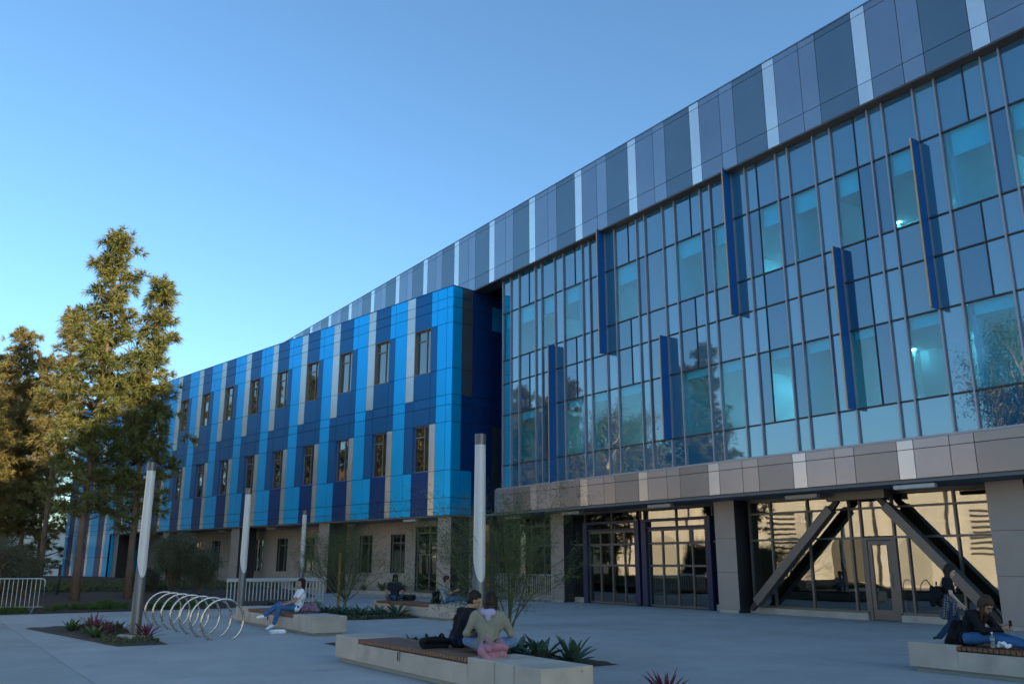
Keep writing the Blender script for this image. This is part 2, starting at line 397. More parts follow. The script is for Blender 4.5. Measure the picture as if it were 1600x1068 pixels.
# floors and rooms behind the clear panes
for z0, z1 in ((4.5, 4.98), (8.62, 9.9), (13.25, 14.5)):
    MB().box(.05, X(UE), .12, 7.0, z0, z1).build('floor_deck', 'ceiling_tile', MBD)
MB().box(.05, X(UE), 6.2, 6.4, 4.98, 13.25).build('room_wall', 'interior_wall', MBD)
for u in (32.5, 27.0, 21.3, 16.1, 11.0, 4.6):
    for z0, z1 in ((4.98, 8.62), (9.9, 13.25)): MB().box(X(u) - .05, X(u) + .05, .14, 6.2, z0, z1).build('partition', 'interior_wall', MBD)
for z in (8.62, 13.25):
    for k in range(NMOD):
        for dy in (5.75,):
            u = 31.27 - MOD * k - .7
            MB().box(X(u), X(u - 1.2), dy, dy + .07, z - .03, z - .002).build('ceiling_light', 'light_strip', MBD)
# left return and the dark notch beside the blue wing
MB().box(-.05, 0, .07, 4.2, 4.7, 14.5).build('return_wall', 'blue_navy', MBD)
MB().box(-8, -.06, 4.0, 4.2, 3.7, 14.5).build('notch_wall', 'blue_navy', MBD)
# body and an unseen right-hand extension, lengthened to throw shade over the plaza
MB().box(X(76), X(UE), 7.2, 26, 0, 17.5).build('body', 'backing', MBD)
MB().box(X(76), X(UE) + .0, -.25, 26, 17.42, 17.6).build('roof', 'panel_mid', MBD)
MB().box(X(UE) + .01, X(-70), -.3, 26, 0, 17.64).build('end_block', 'panel_mid', MBD)

# ground floor, set back behind columns
GY = 1.43
def bar(u0, u1, z0, z1, m='bronze_metal', y0=GY - .05, y1=GY + .09, name='glazing_bar', par=MBD): return MB().box(X(u0), X(u1), y0, y1, z0, z1).build(name, m, par)
def glaze(us_, zs_, skip=()):
    for i in range(len(us_) - 1):
        for r in range(len(zs_) - 1):
            if (i, r) in skip: continue
            pane(X(us_[i]) + .02, X(us_[i + 1]) - .02, zs_[r] + .02, zs_[r + 1] - .02, 'glass_store', GY, .02, .0018, MBD, 'shop_pane')
def frame(us_, zs_, w=.032):
    for u in us_: bar(u + w, u - w, zs_[0], zs_[-1])
    for z in zs_: bar(us_[0] - w, us_[-1] + w, z - w, z + w, y0=GY - .045, y1=GY + .085)
ZS = [.22, 2.29, 3.13, 3.52]
secR = [19.84, 18.97, 17.53, 16.05, 15.69]
frame(secR, ZS); glaze(secR, ZS)
frame([14.66, 12.82, 11.75], ZS); glaze([14.66, 12.82, 11.75], ZS)
bar(14.29, 14.23, .25, 2.26)
secL = [35.4, 34.4, 33.4, 32.4, 31.4, 30.35]
frame(secL, ZS); glaze(secL, ZS)
secX = [10.6, 9.2, 7.8, 6.2, 4.6]
frame(secX, ZS); glaze(secX, ZS)
for a, b in ((35.4, 30.2), (20.0, 15.69), (14.66, 11.7), (10.7, 4.6)):
    bar(a, b, .004, .185, 'concrete_cast', GY - .09, GY + .2, 'kerb'); bar(a, b, 3.56, 3.6, 'bronze_metal', name='head')
# entrance door between the braces
D = bar(15.655, 15.55, .01, 2.30, name='door_frame'); bar(14.80, 14.695, .01, 2.30, name='door_frame'); bar(15.549, 14.801, 2.22, 2.30, name='door_frame')
dr = MB()
for (u0, u1, z0, z1) in ((15.54, 15.42, .02, 2.2), (14.94, 14.81, .02, 2.2), (15.42, 14.94, 2.08, 2.2), (15.42, 14.94, .02, .30)): dr.box(X(u0), X(u1), GY - .03, GY + .05, z0, z1)
door = dr.build('door', 'bronze_metal', MBD)
pane(X(15.42), X(14.94), .3, 2.08, 'glass_store', GY, .02, .0018, door, 'door_pane')
MB().tube([(X(14.88), GY - .035, .95), (X(14.88), GY - .09, .95), (X(14.88), GY - .09, 1.3), (X(14.88), GY - .035, 1.3)], .012, 6).build('handle', 'steel', door)
pane(X(15.66), X(14.69), 2.33, 3.11, 'glass_store', GY, .02, .0018, MBD, 'shop_pane'); pane(X(15.66), X(14.69), 3.15, 3.5, 'glass_store', GY, .02, .0018, MBD, 'shop_pane')
bar(15.69, 14.66, 3.10, 3.16)
# two glazed overhead doors in dark blue frames
for (ua, ub) in ((28.30, 25.42), (24.78, 21.77)):
    o = MB()
    for (a, b) in ((ua + .26, ua), (ub, ub - .24)): o.box(X(a), X(b), GY - .16, GY + .1, 0, 3.16)
    o.box(X(ua), X(ub), GY - .15, GY + .1, 3.07, 3.159); o.box(X(ua), X(ub), GY - .12, GY + .1, 2.80, 2.87)
    fo = o.build('overhead_door_frame', 'door_blue', MBD)
    od = MB(); w_ = (ua - ub) / 4
    zz = [.03, 1.47, 2.27, 2.8]
    for i in range(5): u = ua - w_ * i; od.box(X(u) - .032, X(u) + .032, GY - .04, GY + .06, .03, 2.79)
    for z in zz[1:3]: od.box(X(ua), X(ub), GY - .035, GY + .055, z - .035, z + .035)
    od.box(X(ua), X(ub), GY - .036, GY + .056, .025, .09); od.box(X(ua), X(ub), GY - .036, GY + .056, 2.72, 2.797)
    ro = od.build('overhead_door', 'bronze_metal', MBD)
    for i in range(4):
        for r in range(3): pane(X(ua - w_ * i) + .03, X(ua - w_ * (i + 1)) - .03, zz[r] + .04, zz[r + 1] - .04, 'glass_store', GY, .02, .0024, ro, 'door_pane')
    mid = (ua + ub) / 2
    for (z0, z1) in ((2.87, 3.07), (3.17, 3.5)):
        for (a, b) in ((ua, mid), (mid, ub)): pane(X(a) + .02, X(b) - .02, z0, z1, 'glass_store', GY, .02, .0024, MBD, 'shop_pane')
        bar(mid + .025, mid - .025, z0 - .005, z1 + .005)
for (a, b) in ((25.16, 25.04), (21.5, 20.92), (29.3, 28.58)):
    pane(X(a), X(b), .22, 2.27, 'glass_store', GY, .02, .0018, MBD, 'shop_pane'); pane(X(a), X(b), 2.31, 3.5, 'glass_store', GY, .02, .0018, MBD, 'shop_pane'); bar(a, b, 2.262, 2.318)
    bar(a, b, .004, .2, 'concrete_cast', name='kerb')
bar(29.3, 20.92, 3.50, 3.6, 'bronze_metal', name='head')
for u in (28.56, 25.2, 24.98, 21.5): bar(u + .02, u - .02, 3.162, 3.5)
# columns clad in panels
def column(ua, ub, y0=.86, y1=1.55, par=MBD, Xf=X, ztop=3.6, m='column_panel'):
    c = MB().box(Xf(ua) + .02, Xf(ub) - .02, y0 + .02, y1, 0.0, ztop - .002).build('column', 'dark_metal', par)
    zs = [.10, 1.27, 2.37, ztop - .004]
    for i in range(3): MB().cbox(Xf(ua), Xf(ub), y0, y0 + .018, zs[i] + .004, zs[i + 1] - .004, .003).build('panel', m, c)
    MB().box(Xf(ua) + .05, Xf(ub) - .05, y0 - .03, y1, .0, .098).build('plinth', 'concrete_cast', c)
column(30.22, 29.32); column(20.9, 20.02); column(11.66, 10.72)
# diagonal steel braces
def brace(u0, z0, u1, z1, y=1.0):
    a = Vector((X(u0), y, z0)); b = Vector((X(u1), y, z1)); d = (b - a).normalized(); s = Vector((-d.z, 0, d.x)); h = .13; t = .13
    P = lambda p, i, j: p + s * h * i + Vector((0, t * j, 0))
    o = MB().hexa([P(a, -1, -1), P(a, 1, -1), P(a, 1, 1), P(a, -1, 1), P(b, -1, -1), P(b, 1, -1), P(b, 1, 1), P(b, -1, 1)]).build('brace', 'bronze_metal', MBD)
    for (p, q) in ((a, a - d * .34), (b, b + d * .34)):
        for k in (-1, 1):
            e = Vector((0, .05 * k, 0)); hh = .09
            MB().hexa([p + e - s * hh + Vector((0, -.012, 0)), p + e + s * hh + Vector((0, -.012, 0)), p + e + s * hh + Vector((0, .012, 0)), p + e - s * hh + Vector((0, .012, 0)),
                       q + e - s * hh * .7 + Vector((0, -.012, 0)), q + e + s * hh * .7 + Vector((0, -.012, 0)), q + e + s * hh * .7 + Vector((0, .012, 0)), q + e - s * hh * .7 + Vector((0, .012, 0))]).build('gusset', 'dark_metal', o)
brace(19.38, .36, 16.36, 3.14); brace(14.55, 3.14, 11.98, .42)
MB().box(X(16.35), X(14.5), .86, 1.14, 3.36, 3.599).build('tie_beam', 'bronze_metal', MBD)
# inside the ground floor
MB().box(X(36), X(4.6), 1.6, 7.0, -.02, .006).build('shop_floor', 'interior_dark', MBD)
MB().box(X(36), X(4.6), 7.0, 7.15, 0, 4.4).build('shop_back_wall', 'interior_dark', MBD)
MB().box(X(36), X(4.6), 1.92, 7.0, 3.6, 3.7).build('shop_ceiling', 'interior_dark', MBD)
for (a, b) in ((18.5, 16.9), (27.5, 26.2)): MB().box(X(a), X(b), 5.2, 5.6, .006, 1.1).build('counter', 'interior_wood', MBD)
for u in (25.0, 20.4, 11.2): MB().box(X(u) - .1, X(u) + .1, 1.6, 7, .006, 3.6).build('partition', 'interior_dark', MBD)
# slim box lights hung under the soffit
def soffit_light(u, y, par, Xf=X, L=1.15, z=3.46):
    b = MB().cbox(Xf(u), Xf(u) + L, y, y + .15, z, z + .11, .008).build('soffit_light', 'rail_grey', par)
    MB().box(Xf(u) + .03, Xf(u) + L - .03, y + .02, y + .13, z - .006, z - .0005).build('diffuser', 'lamp_lens', b)
    for k in (.15, L - .15): MB().box(Xf(u) + k - .012, Xf(u) + k + .012, y + .06, y + .09, z + .1, 3.6).build('hanger', 'dark_metal', b)
for (u, y) in ((23.2, -.05), (28.6, .2), (32.9, .25), (17.5, .35), (13.5, -.25), (8.5, .1)): soffit_light(u, y, MBD)

# ---------------------------------------------------------------- blue wing
WU = 30.28
WNG = empty('blue_wing', W2(WU, WD, 0, WAZ), WAZ - R(90))
tag(WNG, 'two-storey wing of blue and silver panels raised over a recessed ground floor', 'building')
XW = lambda u: WU - u
WZ = [14.49, 13.96, 13.47, 12.70, 10.46, 9.20, 8.73, 7.93, 5.69, 4.44, 3.97, 3.66]
BR, DK, NV, SV = 'blue_bright', 'blue_dark', 'blue_navy', 'wing_silver'
PAT = {'G': [SV] * 5 + [DK] * 3 + [BR] * 3, 'D': [DK] * 3 + ['win'] + [DK] * 3 + ['win'] + [NV] * 3,
       'n': [BR] * 3 + [DK] * 4 + [SV] * 4, 'W': [BR] * 11}
PAT['G'][7] = DK
wr = random.Random(11); stuff = {}
def wpanel(x0, x1, z0, z1, m, near):
    if near: pane(x0, x1, z0, z1, m, 0, .03, .0012, WNG, 'wall_panel', .011)
    else:
        stuff.setdefault(m, MB()).box(x0 + .012, x1 - .012, 0, .03, z0 + .012, z1 - .012)
def wwindow(x0, x1, z0, z1, near):
    w_ = MB()
    for b in ((x0, x0 + .05, .13, .2, z0, z1), (x1 - .05, x1, .13, .2, z0, z1), (x0 + .05, x1 - .05, .13, .2, z0, z0 + .05), (x0 + .05, x1 - .05, .13, .2, z1 - .05, z1)): w_.box(*b)
    xm = x0 + (x1 - x0) * .64; zm = z1 - (z1 - z0) * .23
    w_.box(xm - .025, xm + .025, .125, .2, z0 + .05, z1 - .05); w_.box(x0 + .05, xm - .025, .127, .2, zm - .03, zm + .03)
    o = w_.build('window', 'window_frame', WNG)
    for (a, b, c, d) in ((x0 + .05, xm - .025, z0 + .05, zm - .03), (x0 + .05, xm - .025, zm + .03, z1 - .05), (xm + .025, x1 - .05, z0 + .05, z1 - .05)):
        pane(a, b, c, d, 'glass_window', .165, .015, .004, o, 'window_pane', 0)
    j = MB()
    for b in ((x0 - .03, x0 - .001, .0, .24, z0 - .03, z1 + .03), (x1 + .001, x1 + .03, .0, .24, z0 - .03, z1 + .03), (x0, x1, .0, .24, z0 - .03, z0 - .001), (x0, x1, .0, .24, z1 + .001, z1 + .03)): j.box(*b)
    j.build('reveal', 'fin_blue' if z1 < 9 else 'window_frame', o)
cols = [(30.72, WU, 'W')]
for k in range(15):
    d = 33.17 + MOD * k
    cols += [(d - 1.74, d - 2.705 if k else 30.72, 'W'), (d - 1.28, d - 1.74, 'n'), (d, d - 1.28, 'D'), (d + .65, d, 'G')]
TOW = 70.4                                   # beyond this the wing comes down to the ground
for (a, b, t) in cols:
    near = a < 51.5
    for r in range(11):
        m_ = PAT[t][r]; z1, z0 = WZ[r], WZ[r + 1]
        if m_ == 'win':
            x0, x1 = XW(a) + .04, XW(b) - .04
            if a < 68: wwindow(x0, x1, z0 + .03, z1 - .03, near)
            else: wpanel(XW(a), XW(b), z0, z1, DK, False)
        else: wpanel(XW(a), XW(b), z0, z1, m_, near and (r not in (0, 10) or a < 46))
    if b >= TOW - .1:
        for (z1, z0) in ((3.66, 1.9), (1.9, .35)): wpanel(XW(a), XW(b), z0, z1, {'W': BR, 'n': SV, 'D': NV, 'G': BR}[t], False)
for m_, mb in stuff.items(): mb.build('far_wall_panels', m_, WNG, kind='stuff')
XE = XW(cols[-1][0])
MB().box(XE, -.03, .25, 12, 3.68, 14.4).build('core', 'backing', WNG)
MB().box(XE - .03, .012, -.012, 12.05, 14.491, 14.53).build('coping', 'blue_dark', WNG)
MB().box(XE, -.02, .04, 6.0, 3.60, 3.66).build('soffit', 'soffit', WNG)
MB().box(XE, XW(TOW), .25, 12, -.1, 3.59).build('tower_core', 'backing', WNG)
for i, (m_, y0, y1) in enumerate(((BR, .02, 1.0), (BR, 1.0, 2.1))): MB().box(XW(TOW) + .01, XW(TOW) + .05, y0, y1 - .01, .3, 3.59).build('tower_end_panel', m_, WNG)
# end wall of the wing (faces the glass front)
ec = [0.02, .59, 1.29, 2.57, 3.3, 6.5]
for i in range(5):
    for r in range(11):
        z1, z0 = WZ[r], WZ[r + 1]
        if i == 0: m_ = BR
        elif i == 1: m_ = SV if r < 5 else (NV if r < 8 else BR)
        elif i == 2: m_ = NV
        elif i == 3: m_ = BR if r in (1, 2) else (SV if r >= 7 else NV)
        else: m_ = NV
        MB().box(-.03, 0.0, ec[i] + .01 if i else .032, ec[i + 1] - .01, z0 + .011, z1 - .011).build('end_panel', m_ if m_ != SV else 'panel_slate', WNG)
# recessed ground floor wall of cream boards with tall windows
GW = 2.1
wins = [(40.2, 39.08, 1.03, 2.98), (37.38, 36.24, 1.03, 2.98), (35.32, 33.69, .2, 3.32), (51.8, 50.68, 1.03, 2.98), (48.9, 47.77, 1.03, 2.98), (45.85, 44.75, 1.03, 2.98), (43.0, 41.9, 1.03, 2.98),
        (54.7, 53.6, 1.03, 2.98), (57.6, 56.5, 1.03, 2.98), (60.5, 59.4, 1.03, 2.98), (63.4, 62.3, 1.03, 2.98)]
def gbox(a, b, y0, y1, z0, z1, n, m, p=WNG): return MB().box(XW(a), XW(b), y0, y1, z0, z1).build(n, m, p)
edges = sorted(set([30.3, 69.9] + [e for w_ in wins for e in w_[:2]]), reverse=True)
for a, b in zip(edges[:-1], edges[1:]):
    win = [w_ for w_ in wins if abs(w_[0] - a) < .01 and abs(w_[1] - b) < .01]
    nseg = max(1, round((a - b) / (.56 if a < 53 else 1.2))); st = (a - b) / nseg
    for i in range(nseg):
        p, q = a - st * i - .006, a - st * (i + 1) + .006
        if win:
            if win[0][2] > .3: gbox(p, q, GW, GW + .03, -.02, win[0][2] - .004, 'wall_board', 'cream_panel')
            gbox(p, q, GW, GW + .03, win[0][3] + .004, 3.595, 'wall_board', 'cream_panel')
        else: gbox(p, q, GW, GW + .03, -.02, 3.595, 'wall_board', 'cream_panel')
    if win:
        (_, _, z0, z1) = win[0]; x0, x1 = XW(a), XW(b); y = GW + .02
        w_ = MB(); xm = x0 + (x1 - x0) * .62
        for bb in ((x0, x0 + .05), (x1 - .05, x1), (xm - .025, xm + .025)): w_.box(bb[0], bb[1], y + .05, y + .14, z0, z1)
        zs = [z0, z1 - (z1 - z0) * .22, z1] if z1 - z0 < 2.5 else [z0, 1.95, 3.0, z1]
        for z in zs: w_.box(x0 + .05, x1 - .05, y + .055, y + .135, max(z0, z - .03), min(z1, z + .03))
        o = w_.build('window', 'window_frame', WNG)
        for r in range(len(zs) - 1):
            for (c, d) in ((x0 + .05, xm - .025), (xm + .025, x1 - .05)): pane(c, d, zs[r] + .03, zs[r + 1] - .03, 'glass_window' if a > 35.5 else 'glass_store', y + .09, .015, .004, o, 'window_pane', 0)
        MB().box(x0 - .02, x0 - .001, GW - .012, y + .16, z0, z1).box(x1 + .001, x1 + .02, GW - .012, y + .16, z0, z1).build('reveal', 'dark_metal', o)
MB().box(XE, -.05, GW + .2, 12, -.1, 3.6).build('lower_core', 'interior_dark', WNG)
for (a, b) in ((31.34, 30.42), (41.35, 40.36), (51.3, 50.25), (61.4, 60.4), (TOW - .02, TOW - 1.0)): column(a, b, .2, 1.35, WNG, XW, 3.6)
for (u, y) in ((47.6, .5), (33.9, .15), (40.7, 1.3), (48.2, 1.3), (54, .6), (60, .6)): soffit_light(u, y, WNG, XW, .95)
MB().box(XW(52), XW(31.5), 1.2, GW, -.03, .16).build('planter_kerb', 'concrete_cast', WNG)
# ---------------------------------------------------------------- street furniture
RZ = MAZ - R(90)
def lamp_post(u, n, label, foot=True):
    e = empty('lamp_post', W2(u, n)); tag(e, label, 'lamp post', 'slanted-lens lamp posts on the plaza')
    N = 28; r = .105
    face = math.atan2(-e.location.y, -e.location.x) + .35           # lens side
    def ring(zf, rr): return [(rr * math.cos(2 * math.pi * k / N), rr * math.sin(2 * math.pi * k / N), zf(2 * math.pi * k / N)) for k in range(N)]
    cut = lambda th: 1.28 + .72 * (.5 - .5 * math.cos(th - face))
    def shell(r0, za, r1, zb):
        vs = ring(za, r0) + ring(zb, r1)
        return vs, [(k, (k + 1) % N, N + (k + 1) % N, N + k) for k in range(N)]
    m = MB(); v, f = shell(r * 1.14, lambda t: .03, r * 1.01, cut); m.add(v, f + [tuple(range(N, 2 * N))]); m.build('pole', 'lamp_grey', e, True)
    m = MB(); v, f = shell(r, cut, r * .9, lambda t: 3.62); m.add(v, f); m.build('light_lens', 'lamp_lens', e, True)
    m = MB(); v, f = shell(r * .93, lambda t: 3.61, r * .93, lambda t: 3.80); m.add(v, f + [tuple(range(N, 2 * N)), tuple(range(N - 1, -1, -1))]); m.build('cap', 'lamp_grey', e)
    MB().tube([(0, 0, 0), (0, 0, .09)], .36 if foot else .2, 24).build('footing', 'concrete_cast', e)
    return e
lamp_post(20.88, 4.27, 'lamp post with white lens rising from the bed of red-leaved plants')
lamp_post(26.75, 8.35, 'lamp post with white lens at the end of the bench with the white-shirted sitter', False)
lamp_post(37.3, 14.2, 'lamp post standing behind the low picket railing', False)
lamp_post(12.89, 8.05, 'lamp post behind the bench where two people sit together')

# bicycle hoops
ring_me = MB()
Rr = .45; tr = .026; pts = []
a0 = math.acos(.235 / Rr)
for k in range(41):
    th = -math.pi / 2 + (math.pi / 2 - a0) + (2 * math.pi - 2 * (math.pi / 2 - a0)) * k / 40
    pts.append((0, Rr * math.cos(th), Rr * math.sin(a0) + Rr * math.sin(th)))
ring_me.tube(pts, tr, 10); ring0 = None
words = ['nearest the bench', 'second from the bench end', 'third from the bench end', 'middle one of seven', 'third from the planted bank', 'second from the planted bank', 'closest to the planted bank']
for i in range(7):
    u = 19.66 + .905 * i
    e = empty('bike_rack', W2(u, 5.78), RZ)
    tag(e, 'round steel bicycle hoop, ' + (words[i] if i else 'the end one farthest from the planted bank'), 'bike rack', 'row of round steel bicycle hoops')
    if ring0 is None:
        ring0 = ring_me.build('hoop', 'steel', e, True); fl = MB().tube([(0, -.235, .001), (0, -.235, .014)], .06, 14).build('base_plate', 'steel', e)
        f2 = MB().tube([(0, .235, .001), (0, .235, .014)], .06, 14).build('base_plate', 'steel', e)
    else:
        for s in (ring0, fl, f2): c = s.copy(); COL.objects.link(c); c.parent = e

# concrete benches with inset timber
def bench(u0, u1, n0, n1, s0, s1, label, grooves=(), light=None, h=.42):
    """u0 > u1; timber from s0 to s1; local x runs from u0 to u1"""
    e = empty('bench', W2(u0, n0), RZ); tag(e, label, 'bench', 'concrete benches with timber seats')
    L = u0 - u1; D_ = n1 - n0; a, b = u0 - s0, u0 - s1
    MB().box(.08, L - .08, .07, D_ - .07, .0, .07).build('toe_kick', 'concrete_old', e)
    cuts = sorted([0] + [u0 - g for g in grooves] + [L])
    for p, q in zip(cuts[:-1], cuts[1:]):
        x0, x1 = p + (.007 if p > 0 else 0), q - (.007 if q < L else 0)
        if x0 <= a and x1 >= b:
            MB().cbox(x0, a, 0, D_, .065, h, .008).build('concrete_block', 'concrete_cast', e)
            if x1 - b > .02: MB().cbox(b, x1, 0, D_, .065, h, .008).build('concrete_block', 'concrete_cast', e)
            MB().cbox(a - .001, b + .001, 0.001, D_ - .001, .066, h - .085, .004).build('concrete_block', 'concrete_cast', e)
        else: MB().cbox(x0, x1, 0, D_, .065, h, .008).build('concrete_block', 'concrete_cast', e)
    n = int((b - a) / .078); st = (b - a) / n; me = None; rr = random.Random(int(u0 * 10))
    for i in range(n):
        if me is None: o = MB().cbox(0, st - .014, .0, D_ - .04, 0, .055, .004).build('slat', 'wood_slat', e); me = o.data
        else: o = obj('slat', me, None, e)
        o.location = (a + st * i + .007, -.012 + rr.uniform(-.002, .002), h - .066 + rr.uniform(-.0015, .0015))
    for y in (.12, D_ - .2): MB().box(a, b, y, y + .06, h - .0845, h - .067).build('batten', 'dark_metal', e)
    if light: 
        x = u0 - light
        l = MB().cbox(x - .035, x + .035, -.02, .0, .2, .34, .008).build('step_light', 'steel', e)
        MB().box(x - .012, x + .012, -.024, -.0205, .215, .325).build('lens', 'dark_metal', l)
    return e
bench(14.52, 8.57, 6.2, 6.98, 13.6, 10.2, 'long concrete bench holding the black-shirted and olive-jacketed pair', (9.55, 9.12), 12.15)
bench(25.0, 19.25, 7.68, 8.48, 23.9, 20.55, 'concrete bench beside the bicycle hoops with a white-shirted sitter', (24.7, 20.12, 19.68), 22.3)
bench(26.75, 21.9, 12.65, 13.6, 26.45, 23.0, 'concrete bench between the agave bed and the wing with two distant sitters')
bench(8.28, 2.4, 13.02, 13.85, 7.5, 3.8, 'concrete bench in front of the entrance braces with a hunched sitter')

# low picket railing
e = empty('picket_railing', W2(34.35, 10.12), RZ); tag(e, 'low grey picket railing with flat top rail behind the bench', 'railing')
MB().cbox(-.05, .05, 0, 3.95, .86, .99, .01).build('top_rail', 'rail_grey', e)
MB().box(-.02, .02, .02, 3.93, .07, .11).build('bottom_rail', 'rail_grey', e)
pk = None
for i in range(28):
    y = .05 + i * (3.85 / 27)
    if pk is None: pk = MB().cbox(-.02, .02, -.02, .02, .0, .858, .003).build('picket', 'rail_grey', e); o = pk
    else: o = obj('picket', pk.data, None, e)
    o.location = (0, y, 0)

# steel crowd barriers
def barrier(p, rz, label, L=2.3, h=1.08):
    e = empty('crowd_barrier', p, rz); tag(e, label, 'barrier', 'steel crowd barriers')
    r = .019; c = .1
    pts = [(0, 0, .2), (0, 0, h - c), (c * .3, 0, h - c * .3), (c, 0, h), (L - c, 0, h), (L - c * .3, 0, h - c * .3), (L, 0, h - c), (L, 0, .2), (0, 0, .2)]
    MB().tube(pts, r, 8).build('frame', 'galvanised', e, True)
    for i in range(1, 17): MB().tube([(L * i / 17, 0, .2), (L * i / 17, 0, h)], .009, 6).build('bar', 'galvanised', e)
    for x in (.25, L - .25): MB().tube([(x, -.3, .01), (x, -.24, .03), (x, 0, .2), (x, .24, .03), (x, .3, .01)], .016, 6).build('foot', 'galvanised', e)
    return e
barrier((-17.45, 28.75, .0), math.atan2(.42, 2.28), 'grey steel crowd barrier at the edge of the planted bank')
barrier(W2(31.9, 22.1), RZ, 'steel crowd barrier by the ground floor glass beside the column')
barrier(W2(34.3, 22.3), RZ, 'steel crowd barrier by the ground floor glass near the blue wing')
# dark post with an arm near the shrubs
e = empty('marker_post', (-16.9, 33.4, bank_z(35.5) - .05), .4); tag(e, 'slim dark steel post with short arm among the shrubs', 'post')
MB().tube([(0, 0, 0), (0, 0, 1.25)], .05, 10).build('pole', 'dark_metal', e, True); MB().box(-.36, .02, -.03, .03, 1.1, 1.18).build('arm', 'dark_metal', e)

# ---------------------------------------------------------------- vegetation
def unit(v): return v / (np.linalg.norm(v, axis=-1, keepdims=True) + 1e-9)
def needle_mesh(C, Dv, rs, nn=16, L=.34, wd=.03, spread=.9, droop=.35):
    """tufts of needles at centres C pointing along Dv"""
    n = len(C); d = np.repeat(unit(Dv), nn, 0); c = np.repeat(C, nn, 0)
    d = unit(d + rs.normal(0, spread * .5, d.shape)); d[:, 2] -= droop * rs.random(len(d)); d = unit(d)
    ln = L * rs.uniform(.6, 1.15, (len(d), 1)); s = unit(np.cross(d, rs.normal(0, 1, d.shape)))
    a = c + s * wd * .5; b = c - s * wd * .5; mid = c + d * ln * .62; tip = c + d * ln; tip[:, 2] -= ln[:, 0] * .22
    m1 = mid + s * wd * .5; m2 = mid - s * wd * .5
    V = np.stack([a, b, m2, m1, tip], 1).reshape(-1, 3); i = np.arange(len(d))[:, None] * 5
    T = np.concatenate([i + [0, 1, 2], i + [0, 2, 3], i + [3, 2, 4]], 0)
    return V, T
def pine(x, y, z, h, rad, seed, label, bare=.3, m='needles', dens=1.0, lean=0., simple=False, nn=22, L=.36):
    rs = np.random.RandomState(seed); rr = random.Random(seed)
    e = empty('pine_tree', (x, y, z)); tag(e, label, 'tree', 'tall pines by the blue wing')
    tp = []
    ph = rr.random() * 6
    for i in range(11):
        t = i / 10; tp.append((lean * t * h + .12 * math.sin(t * 5 + ph) * t, .12 * math.cos(t * 4 + ph) * t, t * h * .985))
    tp = np.array(tp); r0 = .0085 * h + .03
    tk = MB().tube(tp, [r0 * (1 - .86 * i / 10) * (1.25 if i == 0 else 1) for i in range(11)], 9)
    C = []; Dv = []
    nb = int(h * 4.6 * dens)
    for i in range(nb):
        t = bare + (1 - bare) * (i + rr.random()) / nb
        p = np.array([np.interp(t, np.linspace(0, 1, 11), tp[:, k]) for k in range(3)])
        s = (t - bare) / (1 - bare)
        prof = min(1, .55 + s * 2.2) * (1 - s) ** .5 + .10
        Lb = rad * prof * rr.uniform(.6, 1.2)
        az = i * 2.399 + rr.uniform(-.5, .5); up = .05 + .55 * s + rr.uniform(-.15, .2)
        d = np.array([math.cos(az), math.sin(az), up]); d /= np.linalg.norm(d)
        seg = [p]
        for k in range(1, 5):
            dd = d.copy(); dd[2] += .07 * k - .1; dd += rs.normal(0, .1, 3); seg.append(seg[-1] + unit(dd) * Lb / 4)
        tk.tube(seg, [.022 + .018 * Lb, .018 + .012 * Lb, .016 + .006 * Lb, .012, .008], 4, False)
        ncl = max(2, int(Lb * (3.6 if s > .3 else 2.3 + 4.3 * s) * (1 if not simple else .7)))
        for q in range(ncl):
            f = .3 + .7 * (q + .3 + .7 * rr.random()) / ncl; f = min(f, .999); k = min(3, int(f * 4)); b0, b1 = seg[k], seg[k + 1]
            c0 = b0 + (b1 - b0) * (f * 4 - k); o0 = rs.normal(0, 1, 3); o0[2] = abs(o0[2]) * .7; c0 = c0 + o0 * .16 * (.4 + Lb * .5)
            for z_ in range(6):
                off = rs.normal(0, 1, 3); off[2] = abs(off[2]) * .9 - .25
                C.append(c0 + off * .13); Dv.append(unit(off * .8 + d * .25 + np.array([0, 0, .4])))
    for k in range(10): C.append(tp[-1] + rs.normal(0, .16, 3) - [0, 0, .1 * k * .4]); Dv.append(np.array([0, 0, 1.]) + rs.normal(0, .4, 3))
    tk.build('trunk', 'bark_pine', e, True)
    V, T = needle_mesh(np.array(C), np.array(Dv), rs, nn, L, .022, 1.1, .5)
    nparr('crown', V, T, m, e)
    return e
pine(-15.7, 32.3, .2, 14.0, 1.6, 5, 'tallest pine with a dense narrow crown in front of the blue wing', .2, 'needles', 1.45)
pine(-14.2, 33.2, .25, 12.3, 1.35, 9, 'slender pine just right of the tallest one, its crown touching the blue panels', .2, 'needles', 1.35)
pine(-22.7, 43.0, .35, 13.8, 1.45, 12, 'open pine with a bare trunk behind the wispy shrub', .42, 'needles2', 1.0)
pine(-27.0, 46.5, .3, 13.7, 1.9, 21, 'bushy golden pine with several leaders, left of the bare-trunked pine', .2, 'needles2', 1.3)
pine(-25.9, 46.8, .3, 12.2, 1.45, 24, 'pine with a pointed top among the golden group', .2, 'needles2', 1.1)
pine(-29.8, 49.0, .3, 12.8, 2.3, 33, 'broad golden pine at the outer edge of the group', .14, 'needles2', 1.2)
pine(-26.2, 43.4, .3, 8.2, 2.1, 35, 'low wide pine filling the gap under the golden group', .14, 'needles2', 1.2)
pine(-32.0, 56.0, .0, 13.0, 3.0, 41, 'distant pine seen between the trunks', .12, 'needles2', 1.0, simple=True)
pine(-41.0, 77.0, -.2, 10.5, 3.0, 47, 'distant rounded pine closing the gap beside the wing end', .05, 'needles2', 1.1, simple=True)
pine(-40.0, 60.0, .0, 13.0, 3.2, 43, 'far rounded pine behind the golden group', .1, 'needles2', 1.0, simple=True)

